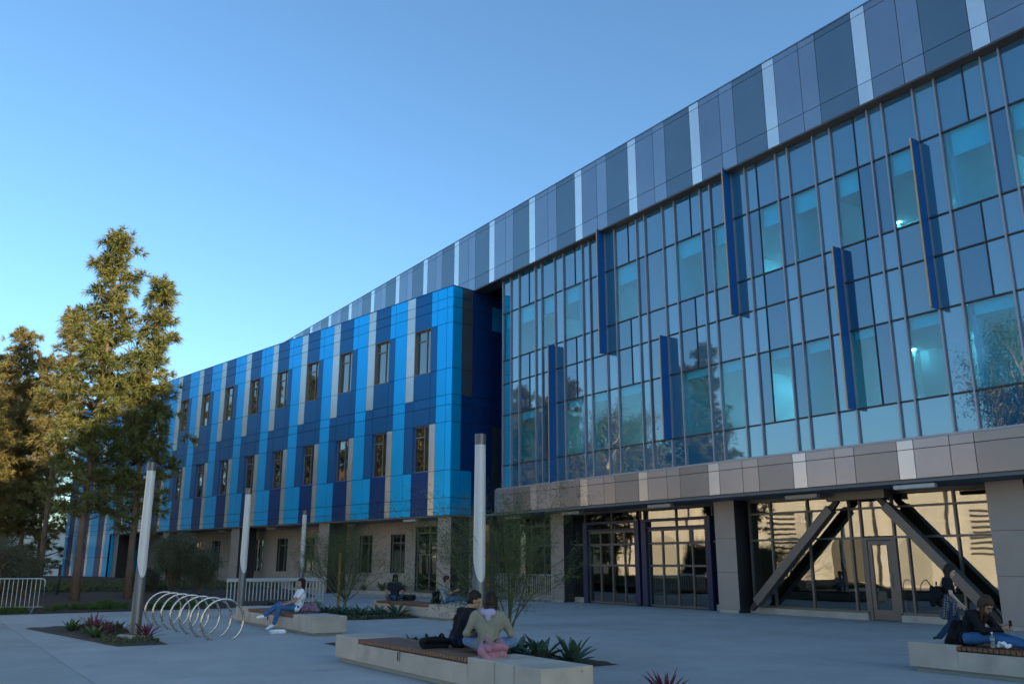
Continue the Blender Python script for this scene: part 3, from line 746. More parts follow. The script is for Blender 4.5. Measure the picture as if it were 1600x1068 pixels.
def leaf_cloud(C, rs, per, L, wd, sp, hang=0.):
    c = np.repeat(C, per, 0) + rs.normal(0, 1, (len(C) * per, 3)) * sp
    d = unit(rs.normal(0, 1, c.shape) + [0, 0, -hang]); s = unit(np.cross(d, rs.normal(0, 1, c.shape)))
    ln = L * rs.uniform(.6, 1.3, (len(c), 1))
    V = np.stack([c, c + d * ln * .5 + s * wd, c + d * ln, c + d * ln * .5 - s * wd], 1).reshape(-1, 3)
    return V, np.arange(len(V)).reshape(-1, 4)
def grow(mb, p, d, L, r, depth, rs, tips, kids=(4, 3, 3), bend=.35, up=.15, n0=7, ratio=.62, spread=.8, r_k=.6):
    p = np.array(p, float); d = unit(np.array(d, float)); seg = [p]; K = 4
    for k in range(K):
        d = unit(d + rs.normal(0, bend * .35, 3) + [0, 0, up * .25]); seg.append(seg[-1] + d * L / K)
    mb.tube(seg, [r * (1 - .55 * k / K) for k in range(K + 1)], max(3, n0 - 2 * (len(kids) - depth)), False)
    if depth == 0: tips += [seg[2], seg[3], seg[4]]; return
    for c in range(kids[len(kids) - depth]):
        f = rs.uniform(.35, 1.0); k = min(K - 1, int(f * K)); q = seg[k] + (seg[k + 1] - seg[k]) * (f * K - k)
        nd = unit(d + rs.normal(0, spread, 3)); grow(mb, q, nd, L * ratio * rs.uniform(.7, 1.2), r * r_k * (1 - .4 * f), depth - 1, rs, tips, kids, bend, up, n0, ratio, spread, r_k)
    if depth < len(kids): tips.append(seg[-1])
def eucalyptus(x, y, h, seed, label, rad=4.):
    rs = np.random.RandomState(seed); e = empty('eucalyptus_tree', (x, y, -.2)); tag(e, label, 'tree', 'trees across the lawn opposite the glass front')
    tips = []; mb = MB(); K = h / 12
    grow(mb, (0, 0, 0), (.05, .05, 1), h * .5, .32 * K, 3, rs, tips, (7, 5, 4), .3, .35, 8, .58, .55, .62)
    mb.build('trunk', 'bark_pale', e, True)
    V, F = leaf_cloud(np.array(tips), rs, 40, .3, .05, .45, .8); nparr('crown', V, F, 'euc_leaf', e); return e
def vp(deg, dist): a = R(deg); return W2(dist * math.sin(a), 2 * MD - dist * math.cos(a), 0)
for i, (a, d, h, lb) in enumerate(((51.5, 84, 20, 'tall pale-barked eucalyptus with a hanging crown, nearest the pines'), (48.6, 90, 19, 'pale-barked eucalyptus next to the tallest eucalyptus'),
        (45.6, 86, 18, 'eucalyptus with a broad crown beside the cream hall'), (43.2, 92, 15.5, 'rounded eucalyptus behind the cream hall'), (28.6, 92, 30, 'eucalyptus with bare upper limbs at the far end of the lawn'),
        (31.5, 92, 13, 'low leafy tree at the far end of the lawn'), (37.5, 100, 11, 'small rounded tree behind the hall roof'), (23.5, 92, 25, 'leafy eucalyptus beyond the far end of the lawn'))):
    p = vp(a, d); eucalyptus(p.x, p.y, h, 60 + i, lb)
pr = [o for o in COL.objects if o.name.startswith('pine_tree')]
for i, (x, y, k, z) in enumerate(((-40, 46, 3, .72), (-49, 53, 4, 1.5), (-46, 40, 5, .75), (-56, 60, 0, 1.5), (-52, 72, 3, 1.7), (-60, 48, 2, .8), (-66, 62, 4, 1.7), (-66, 82, 5, 1.7), (-58, 36, 0, .6), (-76, 74, 3, 1.7), (-47, 62, 5, 1.5), (-80, 100, 5, 1.3))):
    c = copy_tree(pr[k]); c.location = (x, y, -.2); c.rotation_euler = (0, 0, 1.3 * i + .7); c.scale = (z * 1.15, z * 1.15, z)
    c['label'] = 'sunlit pine in the grove across the lawn from the blue wing'; c['group'] = 'pine grove across the lawn'

# cream hall across the lawn (seen in the glass)
HL = empty('cream_hall', W2(58, -3), MAZ + R(90) - .69); tag(HL, 'low cream stucco hall with arched openings and tiled roof across the lawn', 'building')
MB().box(-42, 6, .35, 12, -.2, 7.2).build('wall', 'stucco_cream', HL)

MB().box(-42.3, 6.3, -.3, 12.3, 7.2, 7.5).build('cornice', 'stucco_white', HL)
MB().add([(-42.4, -.5, 7.5), (6.4, -.5, 7.5), (6.4, 6, 9.4), (-42.4, 6, 9.4), (-42.4, 12.5, 7.5), (6.4, 12.5, 7.5)], [(0, 1, 2, 3), (3, 2, 5, 4), (0, 3, 4), (1, 5, 2)]).build('roof', 'roof_tile', HL)
for i in range(9):
    x = -39 + i * 4.9
    if i % 3 == 2:
        for k in range(9): MB().box(x - 1.2, x + 1.2, .25, .345, 2.2 + k * .4, 2.35 + k * .4).build('louvre', 'dark_metal', HL)
    else:
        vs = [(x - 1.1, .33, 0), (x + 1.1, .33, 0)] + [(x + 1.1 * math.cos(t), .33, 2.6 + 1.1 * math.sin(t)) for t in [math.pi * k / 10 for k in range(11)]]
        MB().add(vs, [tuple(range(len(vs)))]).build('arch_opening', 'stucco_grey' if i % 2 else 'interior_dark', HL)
    MB().box(x + 2.2, x + 2.7, .0, .345, -.2, 7.19).build('pilaster', 'stucco_white', HL)
MB().box(-42, 6, .28, .347, 4.75, 4.95).build('string_course', 'stucco_white', HL)
# far white block glimpsed between the left-hand trunks
fb = empty('distant_building', (-62, 92, -.2), .5); tag(fb, 'pale distant building glimpsed between the pine trunks', 'building')
MB().box(-30, 14, 0, 10, 0, 5).build('wall', 'stucco_white', fb)
for i in range(9): MB().box(-27 + i * 4.4, -25 + i * 4.4, -.04, -.001, 1.4, 3.4).build('window', 'glass_window', fb)
MB().box(-30.3, 14.3, -.3, 10.3, 5.001, 5.3).build('roof', 'roof_tile', fb)

# bushy shrubs
def shrub(x, y, z, h, rad, seed, label, m='shrub_leaf', lobes=((0, 0, 1.),), stems=9, per=16, leaf=.07, wisp=.5):
    rs = np.random.RandomState(seed); e = empty('shrub', (x, y, z)); tag(e, label, 'shrub', 'shrubs on the planted bank')
    mb = MB(); tips = []
    for (lx, ly, s) in lobes:
        for i in range(stems):
            a = 6.283 * i / stems + rs.rand(); sp = rs.uniform(.1, 1) * rad / h * .9
            grow(mb, (lx, ly, 0), (math.cos(a) * sp, math.sin(a) * sp, 1), h * .62 * s, .018, 2, rs, tips, (9, 6), .25, .3, 5, .42, wisp, .55)
    mb.build('stem', 'bark_pine', e); V, F = leaf_cloud(np.array(tips), rs, per, leaf, leaf * .16, .12, 0); nparr('crown', V, F, m, e); return e
shrub(-12.9, 34.6, bank_z(37) - .02, 2.35, 1.25, 3, 'rounded grey-green shrub with two lobes beside the railing', lobes=((-.25, 0, 1.05), (.75, .2, .78)), stems=13, per=14, wisp=.5)
shrub(-18.1, 31.6, bank_z(34.5) - .02, 2.5, 1.1, 4, 'tall wispy grey shrub behind the crowd barrier', lobes=((0, 0, 1.), (.7, .3, .7), (-.8, .2, .75)), stems=10, per=12, wisp=.35)

shrub(-20.2, 32.6, bank_z(38) - .05, 2.2, 1.3, 14, 'dark leafy shrub under the golden pines, beside the wispy shrub', m='cover_leaf', stems=12, per=16, leaf=.09, wisp=.6)
shrub(-22.6, 34.4, bank_z(40) - .05, 2.8, 1.6, 16, 'tallest dark shrub under the golden pines', m='cover_leaf', stems=13, per=16, leaf=.1, wisp=.6)
shrub(-14.6, 35.6, bank_z(38) - .05, 1.0, .9, 17, 'small low shrub between the pine trunks and the two-lobed shrub', m='shrub_leaf', stems=9, per=12, wisp=.6)
# desert trees with bare green twigs
def palo_verde(x, y, h, rad, seed, label, stake):
    rs = np.random.RandomState(seed); e = empty('palo_verde_tree', (x, y, .03)); tag(e, label, 'tree', 'airy green-twigged trees in the plaza beds')
    mb = MB(); tips = []
    mb.tube([(0, 0, 0), (.02, 0, .25), (.0, .02, .45)], [.06, .05, .045], 8, False)
    ns_ = 15
    for i in range(ns_):
        a = 6.283 * i / ns_ + rs.uniform(-.3, .3); sp = rs.uniform(.15, 1.15)
        grow(mb, (0, .01, .25 + .2 * rs.rand()), (math.cos(a) * sp, math.sin(a) * sp, .9), h * .6 * rs.uniform(.6, 1.1), .016, 3, rs, tips, (7, 6, 5), .36, .12, 6, .55, .46, .5)
    mb.build('trunk', 'bark_green', e)
    V, F = leaf_cloud(np.array(tips), rs, 1, .09, .005, .02, .1); nparr('crown', V, F, 'twig_leaf', e)
    s = empty('wood_stake', (x + stake[0], y + stake[1], .0)); tag(s, 'round yellow-brown timber tree stake ' + stake[3], 'stake')
    MB().tube([(0, 0, 0), (0, 0, stake[2] - .03), (0, 0, stake[2])], [.045, .045, .035], 10).build('pole', 'stake', s, True)
    MB().tube([(-.05, -.02, stake[2] * .55), (-stake[0] * .8, -stake[1] * .8 - .04, stake[2] * .5)], .008, 5).build('tie', 'dark_metal', s)
palo_verde(-5.45, 29.3, 3.3, 1.9, 15, 'airy green-twigged tree in the agave bed by the far bench', (-.22, .1, 1.9, 'beside the tree of the agave bed'))
palo_verde(-.05, 16.2, 3.3, 1.5, 18, 'airy green-twigged tree right behind the couple and the lamp post', (-.42, .7, 2.3, 'beside the tree behind the couple'))

# agaves, aloes, red-leaved plants
def leaf_mesh(L=.5, wd=.06, curve=.25, fold=.35, n=6):
    m = MB(); vs = []; fs = []
    for i in range(n + 1):
        t = i / n; w_ = wd * (math.sin(math.pi * min(1, (t + .12) * .62) ** .9) if t < .75 else math.sin(math.pi * .54) * (1 - t) / .25) * (1 if i < n else .02)
        x = L * t * math.cos(curve * t); z = L * t * math.sin(curve * t) * .6
        vs += [(x, -w_, z + w_ * fold), (x, 0, z), (x, w_, z + w_ * fold)]
    for i in range(n):
        for k in (0, 1): fs.append((i * 3 + k, i * 3 + k + 1, i * 3 + 4 + k, i * 3 + 3 + k))
    return m.add(vs, fs)
def rosette(name, p, nl, L, wd, m, label, cat, group, seed, parts=False, tmin=.25, tmax=1.45, curve=-.2, fold=.4):
    rr = random.Random(seed); big = MB(); base = leaf_mesh(1, wd / L, curve, fold)
    e = empty(name, p) if parts else None; me = None
    for i in range(nl):
        f = i / nl; tilt = tmin + (tmax - tmin) * f + rr.uniform(-.12, .12); az = i * 2.4 + rr.uniform(-.25, .25); l = L * rr.uniform(.75, 1.1) * (1 if f < .8 else .8)
        mt = Matrix.Rotation(az, 4, 'Z') @ Matrix.Translation((.03, 0, 0)) @ Matrix.Rotation(-tilt, 4, 'Y') @ Matrix.Scale(l, 4)
        if parts:
            if me is None: o = base.build('leaf', m, e, True); me = o.data
            else: o = obj('leaf', me, None, e)
            o.matrix_local = mt
        else: big.add([mt @ Vector(v) for v in base.v], base.f)
    if not parts: e = big.build(name, m, None, True); e.location = p
    return tag(e, label, cat, group)
def at(u, n, z=.03): return W2(u, n, z)
rosette('agave', at(12.1, 8.75), 22, .52, .075, 'agave_leaf', 'large blue-green agave nearest the lamp post behind the couple', 'agave', 'agaves in the beds', 1, True)
rosette('agave', at(11.7, 9.1), 20, .5, .065, 'agave_leaf', 'spiky agave with upright leaves at the pointed end of the bed', 'agave', 'agaves in the beds', 2, True)
rosette('agave', at(12.8, 8.8), 18, .42, .06, 'agave_leaf', 'agave half hidden behind the pink backpack', 'agave', 'agaves in the beds', 3, True)
rosette('agave', at(14.9, 7.9), 16, .34, .05, 'agave_leaf', 'agave behind the black bag on the bench', 'agave', 'agaves in the beds', 4)
for i, (u, n, s) in enumerate(((24.5, 11.2, .5), (24.4, 11.75, .42), (25.4, 11.0, .45), (26.3, 10.9, .4), (24.3, 12.3, .55), (25.2, 12.1, .38), (27.4, 11.0, .4), (28.2, 11.3, .4))):
    rosette('agave', at(u, n), 18, s, .05, 'agave_leaf', 'blue-green agave in the bed around the twiggy tree', 'agave', 'agaves around the twiggy tree', 20 + i)
for i in range(9):
    p = W2(35.6 + i * 1.75 + .3 * math.sin(i * 3), 25.8 + 1.62, .14, WAZ)
    rosette('aloe', p, 16, .5 + .12 * math.sin(i * 2.3), .05, 'aloe_leaf', 'dark upright aloe against the cream wall of the wing', 'aloe', 'aloes along the cream wall', 40 + i, tmin=.6, tmax=1.5)
for i, (u, n, l, k) in enumerate(((22.75, 3.75, .56, 'tallest'), (22.2, 3.95, .4, 'low'), (21.2, 4.35, .38, 'small'), (20.6, 4.45, .44, 'arching'))):
    rosette('red_plant', at(u, n), 30, l, .016, 'red_leaf', k + ' plant with red grassy leaves in the bed of the lamp post', 'plant', 'red-leaved plants', 60 + i, tmin=.35, tmax=1.5, curve=-.3, fold=.6)
rosette('red_plant', W2(8.15, 7.75, .03), 34, .38, .016, 'red_leaf', 'red grassy plant whose tips rise beyond the bench end', 'plant', 'red-leaved plants', 70, tmin=.5, tmax=1.5, curve=-.2, fold=.6)
for i, (u, n, s) in enumerate(((23.6, 3.4, .34), (21.35, 3.55, .36), (24.1, 3.9, .3), (22.9, 4.3, .3))):
    rosette('aloe', at(u, n), 20, s, .04, 'aloe_leaf', 'small bright green rosette in the bed of the lamp post', 'aloe', 'green rosettes in the lamp post bed', 80 + i, tmin=.3, tmax=1.45)

def tufts(name, pts, m, label, cat, L, per, seed, wd=.012):
    rs = np.random.RandomState(seed); C = np.array(pts, float); D_ = np.tile([0, 0, 1.], (len(C), 1))
    V, T = needle_mesh(C, D_, rs, per, L, wd, 1.1, .2); o = nparr(name, V, T, m, None, 'stuff'); tag(o, label, cat); return o
rr = random.Random(5)
pts = []
for i in range(1500):
    u = rr.uniform(38, 56); n = rr.uniform(2, 14) if u < 50 else rr.uniform(0, 12); p = W2(u, n); pts.append((p.x, p.y, bank_z(u) + .03))
tufts('ground_cover', pts, 'cover_leaf', 'low grey-green ground cover growing on the bank before the wing', 'ground cover', .3, 12, 5, .03)
pts = []
for c in range(46):
    u0_, n0_ = 32.9 + abs(rr.gauss(0, .5)), rr.uniform(-4, 9.3)
    for i in range(9): p = W2(u0_ + rr.gauss(0, .15), n0_ + rr.gauss(0, .2)); pts.append((p.x, p.y, bank_z(u0_)))
tufts('grass', pts, 'grass_leaf', 'green grass clumps along the plaza edge of the bank', 'grass', .3, 22, 6)
pts = []
for i in range(150):
    t = rr.random(); p = W2(19.4 + 6.2 * t, 3.5 + rr.random() * 1.0 - .0 * t); pts.append((p.x, p.y, .03))
for i in range(420):
    p = W2(rr.uniform(23.8, 28.8), rr.uniform(10.6, 12.6)); pts.append((p.x, p.y, .03))
for i in range(90): p = W2(rr.uniform(11.6, 15.5), rr.uniform(7.9, 9.2)); pts.append((p.x, p.y, .03))
tufts('bed_plants', pts, 'cover_leaf', 'small succulents and ground plants filling the plaza beds', 'ground plants', .13, 12, 8, .02)

# bark chips over the beds
def chips(polys, n, seed):
    rs = np.random.RandomState(seed); P_ = []
    for (ua, ub, na, nb) in polys:
        for i in range(n): p = W2(rs.uniform(ub, ua), rs.uniform(na, nb)); P_.append((p.x, p.y, .045 + .03 * rs.rand()))
    V, F = leaf_cloud(np.array(P_), rs, 2, .055, .012, .012); V[:, 2] = np.clip(V[:, 2], .012, .09)
    o = nparr('bark_chips', V, F, 'bark_pine', None, 'stuff'); tag(o, 'brown bark chips scattered over the soil of the plaza beds', 'bark chips')
chips([(25.0, 19.4, 3.62, 4.5), (28.8, 23.9, 10.6, 12.6), (17, 11.6, 7.5, 9.2)], 700, 9)
# ---------------------------------------------------------------- people and their bags
mat('skin', (.36, .20, .13), .55, var=.08, vscale=8); mat('skin_pale', (.55, .36, .28), .55, var=.06, vscale=8)
mat('hair_black', (.022, .015, .012), .5, var=.4, vscale=40, bump=.003, bscale=90, stretch=(1, 1, .25), spec=.2); mat('hair_brown', (.055, .028, .016), .5, var=.4, vscale=40, bump=.003, bscale=90, stretch=(1, 1, .25), spec=.2)
for nm, c in dict(tee_white=(.72, .72, .76), tee_black=(.012, .012, .015), tee_navy=(.018, .02, .032), jacket_olive=(.235, .215, .165), jeans=(.045, .12, .26), jeans_dark=(.02, .04, .085), jeans_pale=(.14, .22, .36),
                  shoe_white=(.75, .75, .76), shoe_dark=(.03, .03, .03), grey_top=(.28, .31, .36), lilac=(.36, .32, .44), pink=(.37, .17, .22), mauve=(.22, .13, .18), teal=(.02, .22, .32), black_cloth=(.01, .01, .012), plastic_white=(.8, .8, .82), eye=(.02, .015, .01), lip=(.3, .11, .1)).items():
    mat(nm, c, .8 if 'shoe' not in nm else .5, var=.18, vscale=7, bump=.008 if nm not in ('eye', 'lip') else 0, bscale=14, spec=.15)
def plaid():
    m = mat('plaid', (.02, .02, .03), .85); t = m.node_tree; b = t.nodes['Principled BSDF']
    tc = t.nodes.new('ShaderNodeTexCoord'); ck = t.nodes.new('ShaderNodeTexChecker'); ck.inputs['Scale'].default_value = 28
    ck.inputs['Color1'].default_value = (.012, .012, .02, 1); ck.inputs['Color2'].default_value = (.16, .16, .19, 1)
    mp = t.nodes.new('ShaderNodeMapping'); mp.inputs['Rotation'].default_value = (.4, .5, .6)
    t.links.new(tc.outputs['Object'], mp.inputs[0]); t.links.new(mp.outputs[0], ck.inputs[0]); t.links.new(ck.outputs[0], b.inputs['Base Color'])
plaid()
BLOBS = []
def blob(name, mb, m, parent, vox=.01, sm=4):
    o = mb.build(name, m, parent, True)
    r = o.modifiers.new('r', 'REMESH'); r.mode = 'VOXEL'; r.voxel_size = vox; r.use_smooth_shade = True
    s = o.modifiers.new('s', 'SMOOTH'); s.iterations = sm; s.factor = .5
    BLOBS.append(o); return o
V3 = Vector
def hand(mb, w, d, pn, sc=1., curl=.5):
    """palm with four unequal fingers and a thumb; d along the hand, pn palm normal"""
    d = V3(d).normalized(); pn = V3(pn); pn = (pn - d * pn.dot(d)).normalized(); s = d.cross(pn)
    w = V3(w); mb.cap(w, .024 * sc, w + d * .07 * sc, .030 * sc)
    for i, l in enumerate((.066, .078, .074, .058)):
        a = w + (d * .085 + s * (i - 1.5) * .0215) * sc; d1 = (d + pn * curl * .5).normalized(); b = a + d1 * l * .55 * sc; d2 = (d + pn * curl * 1.6).normalized()
        mb.cap(a, .0098 * sc, b, .0092 * sc, 7); mb.cap(b, .0092 * sc, b + d2 * l * .5 * sc, .0078 * sc, 7)
    a = w + (d * .03 - s * .024) * sc; b = a + (d * .6 - s * .8 + pn * .3).normalized() * .035 * sc
    mb.cap(a, .0125 * sc, b, .0108 * sc, 7); mb.cap(b, .0108 * sc, b + (d * .9 - s * .25 + pn * .35).normalized() * .03 * sc, .009 * sc, 7)

def person(loc, heading, J, label, skin='skin', hair='hair_black', hstyle='long', top='tee_white', sleeve=.55, legs='jeans', shoe='shoe_white', scale=1., hyaw=0., hpitch=0., crop=False, belly=.0, collar=None):
    e = empty('person', loc, math.atan2(heading[1], heading[0])); e.scale = (scale,) * 3; tag(e, label, 'person')
    J = {k: V3(v) for k, v in J.items()}
    pel, che, nec, hea = J['pel'], J['che'], J['nec'], J['hea']
    sl_, sr_, el, er, wl, wr_ = (J[k] for k in ('sl', 'sr', 'el', 'er', 'wl', 'wr'))
    hl, hr, kl, kr, al, ar, tl, tr_ = (J[k] for k in ('hl', 'hr', 'kl', 'kr', 'al', 'ar', 'tl', 'tr'))
    def torso(mb, i, lower=True):
        a = (sl_ - sr_) * .25
        if lower: mb.cap(hl, .092 + i, hr, .092 + i)
        mid = pel.lerp(che, .5); h4 = (hl - hr) * .27
        if lower:
            mb.cap(pel + h4, .098 + i, mid + h4 * .8, .088 + i); mb.cap(pel - h4, .098 + i, mid - h4 * .8, .088 + i)
        mb.cap(mid + h4 * .8, .088 + i, che + a * .8, .098 + i); mb.cap(mid - h4 * .8, .088 + i, che - a * .8, .098 + i); mb.cap(che - a, .096 + i, che + a, .096 + i)
        up = che.lerp(nec, .62)
        mb.cap(che + a, .092 + i, up + a * 1.3, .062 + i); mb.cap(che - a, .092 + i, up - a * 1.3, .062 + i)
        mb.cap(sl_, .052 + i, sr_, .052 + i); mb.cap(up - a * .6, .065 + i, up + a * .6, .065 + i)
    b = MB(); torso(b, 0)
    b.cap(nec - (hea - nec) * .25, .056, hea, .048)
    for (s, el_, w_) in ((sl_, el, wl), (sr_, er, wr_)): b.cap(s, .046, el_, .036); b.cap(el_, .037, w_, .025)
    for key, (el_, w_) in dict(l=(el, wl), r=(er, wr_)).items():
        hand(b, w_, J.get('d' + key, w_ - el_), J.get('p' + key, V3((0, -1 if key == 'l' else 1, -.3))), 1., .7)
    for (h, k, a, t) in ((hl, kl, al, tl), (hr, kr, ar, tr_)): b.cap(h, .082, k, .054); b.cap(k, .054, a, .037); b.cap(a, .037, t, .028)
    hm = (Matrix.Rotation(hyaw, 3, 'Z') @ Matrix.Rotation(hpitch, 3, 'Y')); H_ = lambda x, y, z: hea + hm @ V3((x, y, z))
    b.ell(H_(-.012, 0, .022), (.094, .074, .1), hm, 14, 10); b.ell(H_(.026, 0, -.05), (.06, .056, .066), hm); b.cap(H_(.05, 0, -.092), .022, H_(.062, 0, -.095), .018)
    b.cap(H_(.084, 0, .0), .010, H_(.101, 0, -.028), .0135, 7)
    b.cap(H_(.082, .012, -.066), .010, H_(.082, -.012, -.066), .010, 7)
    for s in (-1, 1): b.ell(H_(-.012, .076 * s, -.012), (.02, .01, .032), hm, 8, 6); b.cap(H_(.075, .02 * s, .022), .010, H_(.066, .045 * s, .02), .010, 6)
    blob('body', b, skin, e, .0085, 3)
    for s in (-1, 1): MB().ell(H_(.078, .031 * s, .004), (.008, .012, .007), hm, 8, 6).build('eye', 'eye', e, True)
    MB().ell(H_(.090, 0, -.066), (.006, .02, .007), hm, 8, 6).build('mouth', 'lip', e, True)
    # clothes
    s = MB(); torso(s, .014, not crop)
    if belly: s.cap(pel.lerp(che, .3), .1 + belly, che, .1)
    for (a, c, w_) in ((sl_, el, wl), (sr_, er, wr_)):
        if sleeve <= 1: s.cap(a, .062, a.lerp(c, sleeve), .055)
        else: s.cap(a, .066, c, .055); s.cap(c, .056, c.lerp(w_, .92), .042)
    blob('top', s, top, e, .012, 4)
    t = MB(); t.cap(hl, .106, hr, .106); h4 = (hl - hr) * .27
    t.cap(pel + h4, .108, pel.lerp(che, .22) + h4, .098); t.cap(pel - h4, .108, pel.lerp(che, .22) - h4, .098)
    for (h, k, a) in ((hl, kl, al), (hr, kr, ar)): t.cap(h, .096, k, .068); t.cap(k, .068, k.lerp(a, .94), .052)
    blob('trousers', t, legs, e, .011, 4)
    for (a, tt) in ((al, tl), (ar, tr_)):
        d = (tt - a).normalized(); f = MB(); f.cap(a - d * .03, .046, a + d * .07, .043); f.cap(a + d * .06, .043, tt, .034); blob('shoe', f, shoe, e, .009, 3)
    # hair
    h = MB(); h.ell(H_(-.03, 0, .045), (.098, .088, .096), hm, 14, 10); h.ell(H_(.028, 0, .076), (.055, .066, .038), hm)
    if hstyle == 'short':
        h.ell(H_(-.045, 0, .0), (.075, .08, .075), hm)
        rr = random.Random(4)
        for k in range(26): a = rr.uniform(0, 6.28); q = rr.uniform(.2, 1); h.ell(H_(-.02 + .085 * q * math.cos(a), .075 * q * math.sin(a), .075 + .055 * math.sqrt(max(0, 1 - q * q))), (.024, .022, .022), None, 7, 5)
    else:
        h.ell(H_(-.042, 0, -.005), (.082, .085, .1), hm, 12, 9)
        ln = {'long': .40, 'mid': .24, 'bob': .16}[hstyle]
        back = (nec - che); dn = V3((0, 0, -1)); fall = (-back.normalized() * .6 + dn * .6).normalized()
        for k in range(9):
            y = (k - 4) / 4; st = H_(-.075 + .045 * abs(y) ** 2, .062 * y, .02); m1 = st + V3((-.02, .012 * y, -.12)) * 1.0; m2 = m1 + fall * (ln - .1) + hm @ V3((-.03, .02 * y, 0))
            h.cap(st, .03, m1, .028, 8); h.cap(m1, .028, m2, .014, 8)
        for sd in (-1, 1): h.cap(H_(.02, .072 * sd, .05), .026, H_(-.025, .082 * sd, -.03), .026, 8); h.cap(H_(-.025, .082 * sd, -.03), .026, H_(-.025, .082 * sd, -.03) + V3((-.03, .01 * sd, -.05 - ln * .45)), .014, 8)
    blob('hair', h, hair, e, .009, 2)
    if collar:
        c = MB(); u_ = che.lerp(nec, .55); a = (sl_ - sr_) * .2
        c.cap(nec + a * .9, .04, nec - a * .9, .04); c.cap(nec + a + V3((.05, 0, 0)), .035, nec + a * .9, .04); c.cap(nec - a + V3((.05, 0, 0)), .035, nec - a * .9, .04)
        c.cap(nec + V3((-.075, 0, -.02)) + a * .8, .05, nec + V3((-.075, 0, -.02)) - a * .8, .05); c.cap(nec + V3((-.09, 0, -.04)), .055, nec + V3((-.10, 0, -.1)), .04)
        blob('hood', c, collar, e, .01, 3)
    return e
def sit(**k):
    J = dict(pel=(0, 0, .1), che=(.02, 0, .36), nec=(.03, 0, .55), hea=(.06, 0, .68), sl=(.03, .17, .5), sr=(.03, -.17, .5), el=(.08, .25, .25), er=(.08, -.25, .25), wl=(.28, .14, .2), wr=(.28, -.14, .2),
             hl=(.02, .09, .1), hr=(.02, -.09, .1), kl=(.43, .1, .11), kr=(.43, -.1, .11), al=(.45, .1, -.32), ar=(.45, -.1, -.32), tl=(.6, .12, -.38), tr=(.6, -.12, -.38)); J.update(k); return J
BT = .42
# sitter in a white shirt, legs crossed
p = W2(21.25, 8.05, BT)
person(p, (-1, -.32), sit(pel=(0, 0, .1), che=(-.06, 0, .36), nec=(-.05, 0, .545), hea=(-.03, .02, .675), sl=(-.06, .165, .49), sr=(-.02, -.165, .49), el=(.10, .235, .27), wl=(.30, .12, .20), er=(.12, -.22, .25), wr=(.34, -.06, .21),
       kl=(.44, .05, .13), kr=(.45, -.06, .2), al=(.55, .06, -.28), tl=(.70, .1, -.36), ar=(.80, .04, -.08), tr=(.94, .1, -.10)),
       'person in white t-shirt and blue jeans with crossed legs on the bench by the hoops', hstyle='long', top='tee_white', legs='jeans', shoe='shoe_white', hyaw=.55)
# distant sitter seen from behind
person((-3.78, 28.95, BT), (.1, 1), sit(kl=(.3, .30, .1), kr=(.3, -.30, .1), al=(.34, -.02, .06), ar=(.40, .04, .07), tl=(.36, -.16, .05), tr=(.42, .18, .06), el=(.02, .27, .24), er=(.02, -.27, .24), wl=(.12, .28, .06), wr=(.12, -.28, .06)),
       'person in dark t-shirt sitting cross-legged on the far bench, seen from behind', hstyle='bob', top='tee_navy', sleeve=.6, legs='jeans')
# distant sitter with a backpack, legs stretched out
person((-1.98, 26.9, BT), (1, -.15), sit(che=(-.05, 0, .35), nec=(-.02, 0, .53), hea=(.03, 0, .655), sl=(-.03, .17, .48), sr=(-.03, -.17, .48), el=(.12, .2, .27), er=(.12, -.2, .27), wl=(.32, .08, .36), wr=(.32, -.08, .36), kl=(.42, .08, .16), kr=(.42, -.08, .14), al=(.80, .07, .05), ar=(.80, -.07, .05), tl=(.88, .08, .16), tr=(.88, -.08, .16)),
       'person in grey top with outstretched legs at the end of the far bench', hstyle='short', top='grey_top', sleeve=.6, legs='jeans')
# the pair on the long bench
person(W2(11.5, 6.82, BT), (.9, .62), sit(pel=(0, 0, .1), che=(.10, 0, .35), nec=(.20, 0, .52), hea=(.27, -.02, .625), sl=(.15, .19, .47), sr=(.15, -.19, .47), el=(.3, .25, .24), er=(.30, -.24, .24), wl=(.5, .1, .24), wr=(.5, -.1, .24)),
       'dark-haired person in black sweatshirt leaning over on the long bench', hstyle='short', top='tee_black', sleeve=2, legs='jeans_dark', shoe='shoe_dark', hyaw=-.45, hpitch=.3, scale=1.02)
person(W2(10.48, 6.70, BT), (.12, 1), sit(che=(.04, 0, .35), nec=(.08, 0, .535), hea=(.14, -.01, .655), sl=(.06, .185, .48), sr=(.06, -.185, .48), el=(.02, .30, .25), er=(.06, -.29, .24), wl=(.25, .2, .2), wr=(.2, -.22, .42), dr=(.3, .3, .6),
       kl=(.26, .33, .13), kr=(.3, -.30, .12), al=(.36, -.02, .06), ar=(.42, .04, .07), tl=(.38, -.16, .05), tr=(.44, .18, .06)),
       'person in olive jacket with lilac hood sitting cross-legged, seen from behind', hstyle='bob', hair='hair_black', top='jacket_olive', sleeve=2, legs='jeans_pale', collar='lilac', belly=.02, hpitch=.2, scale=1.02)
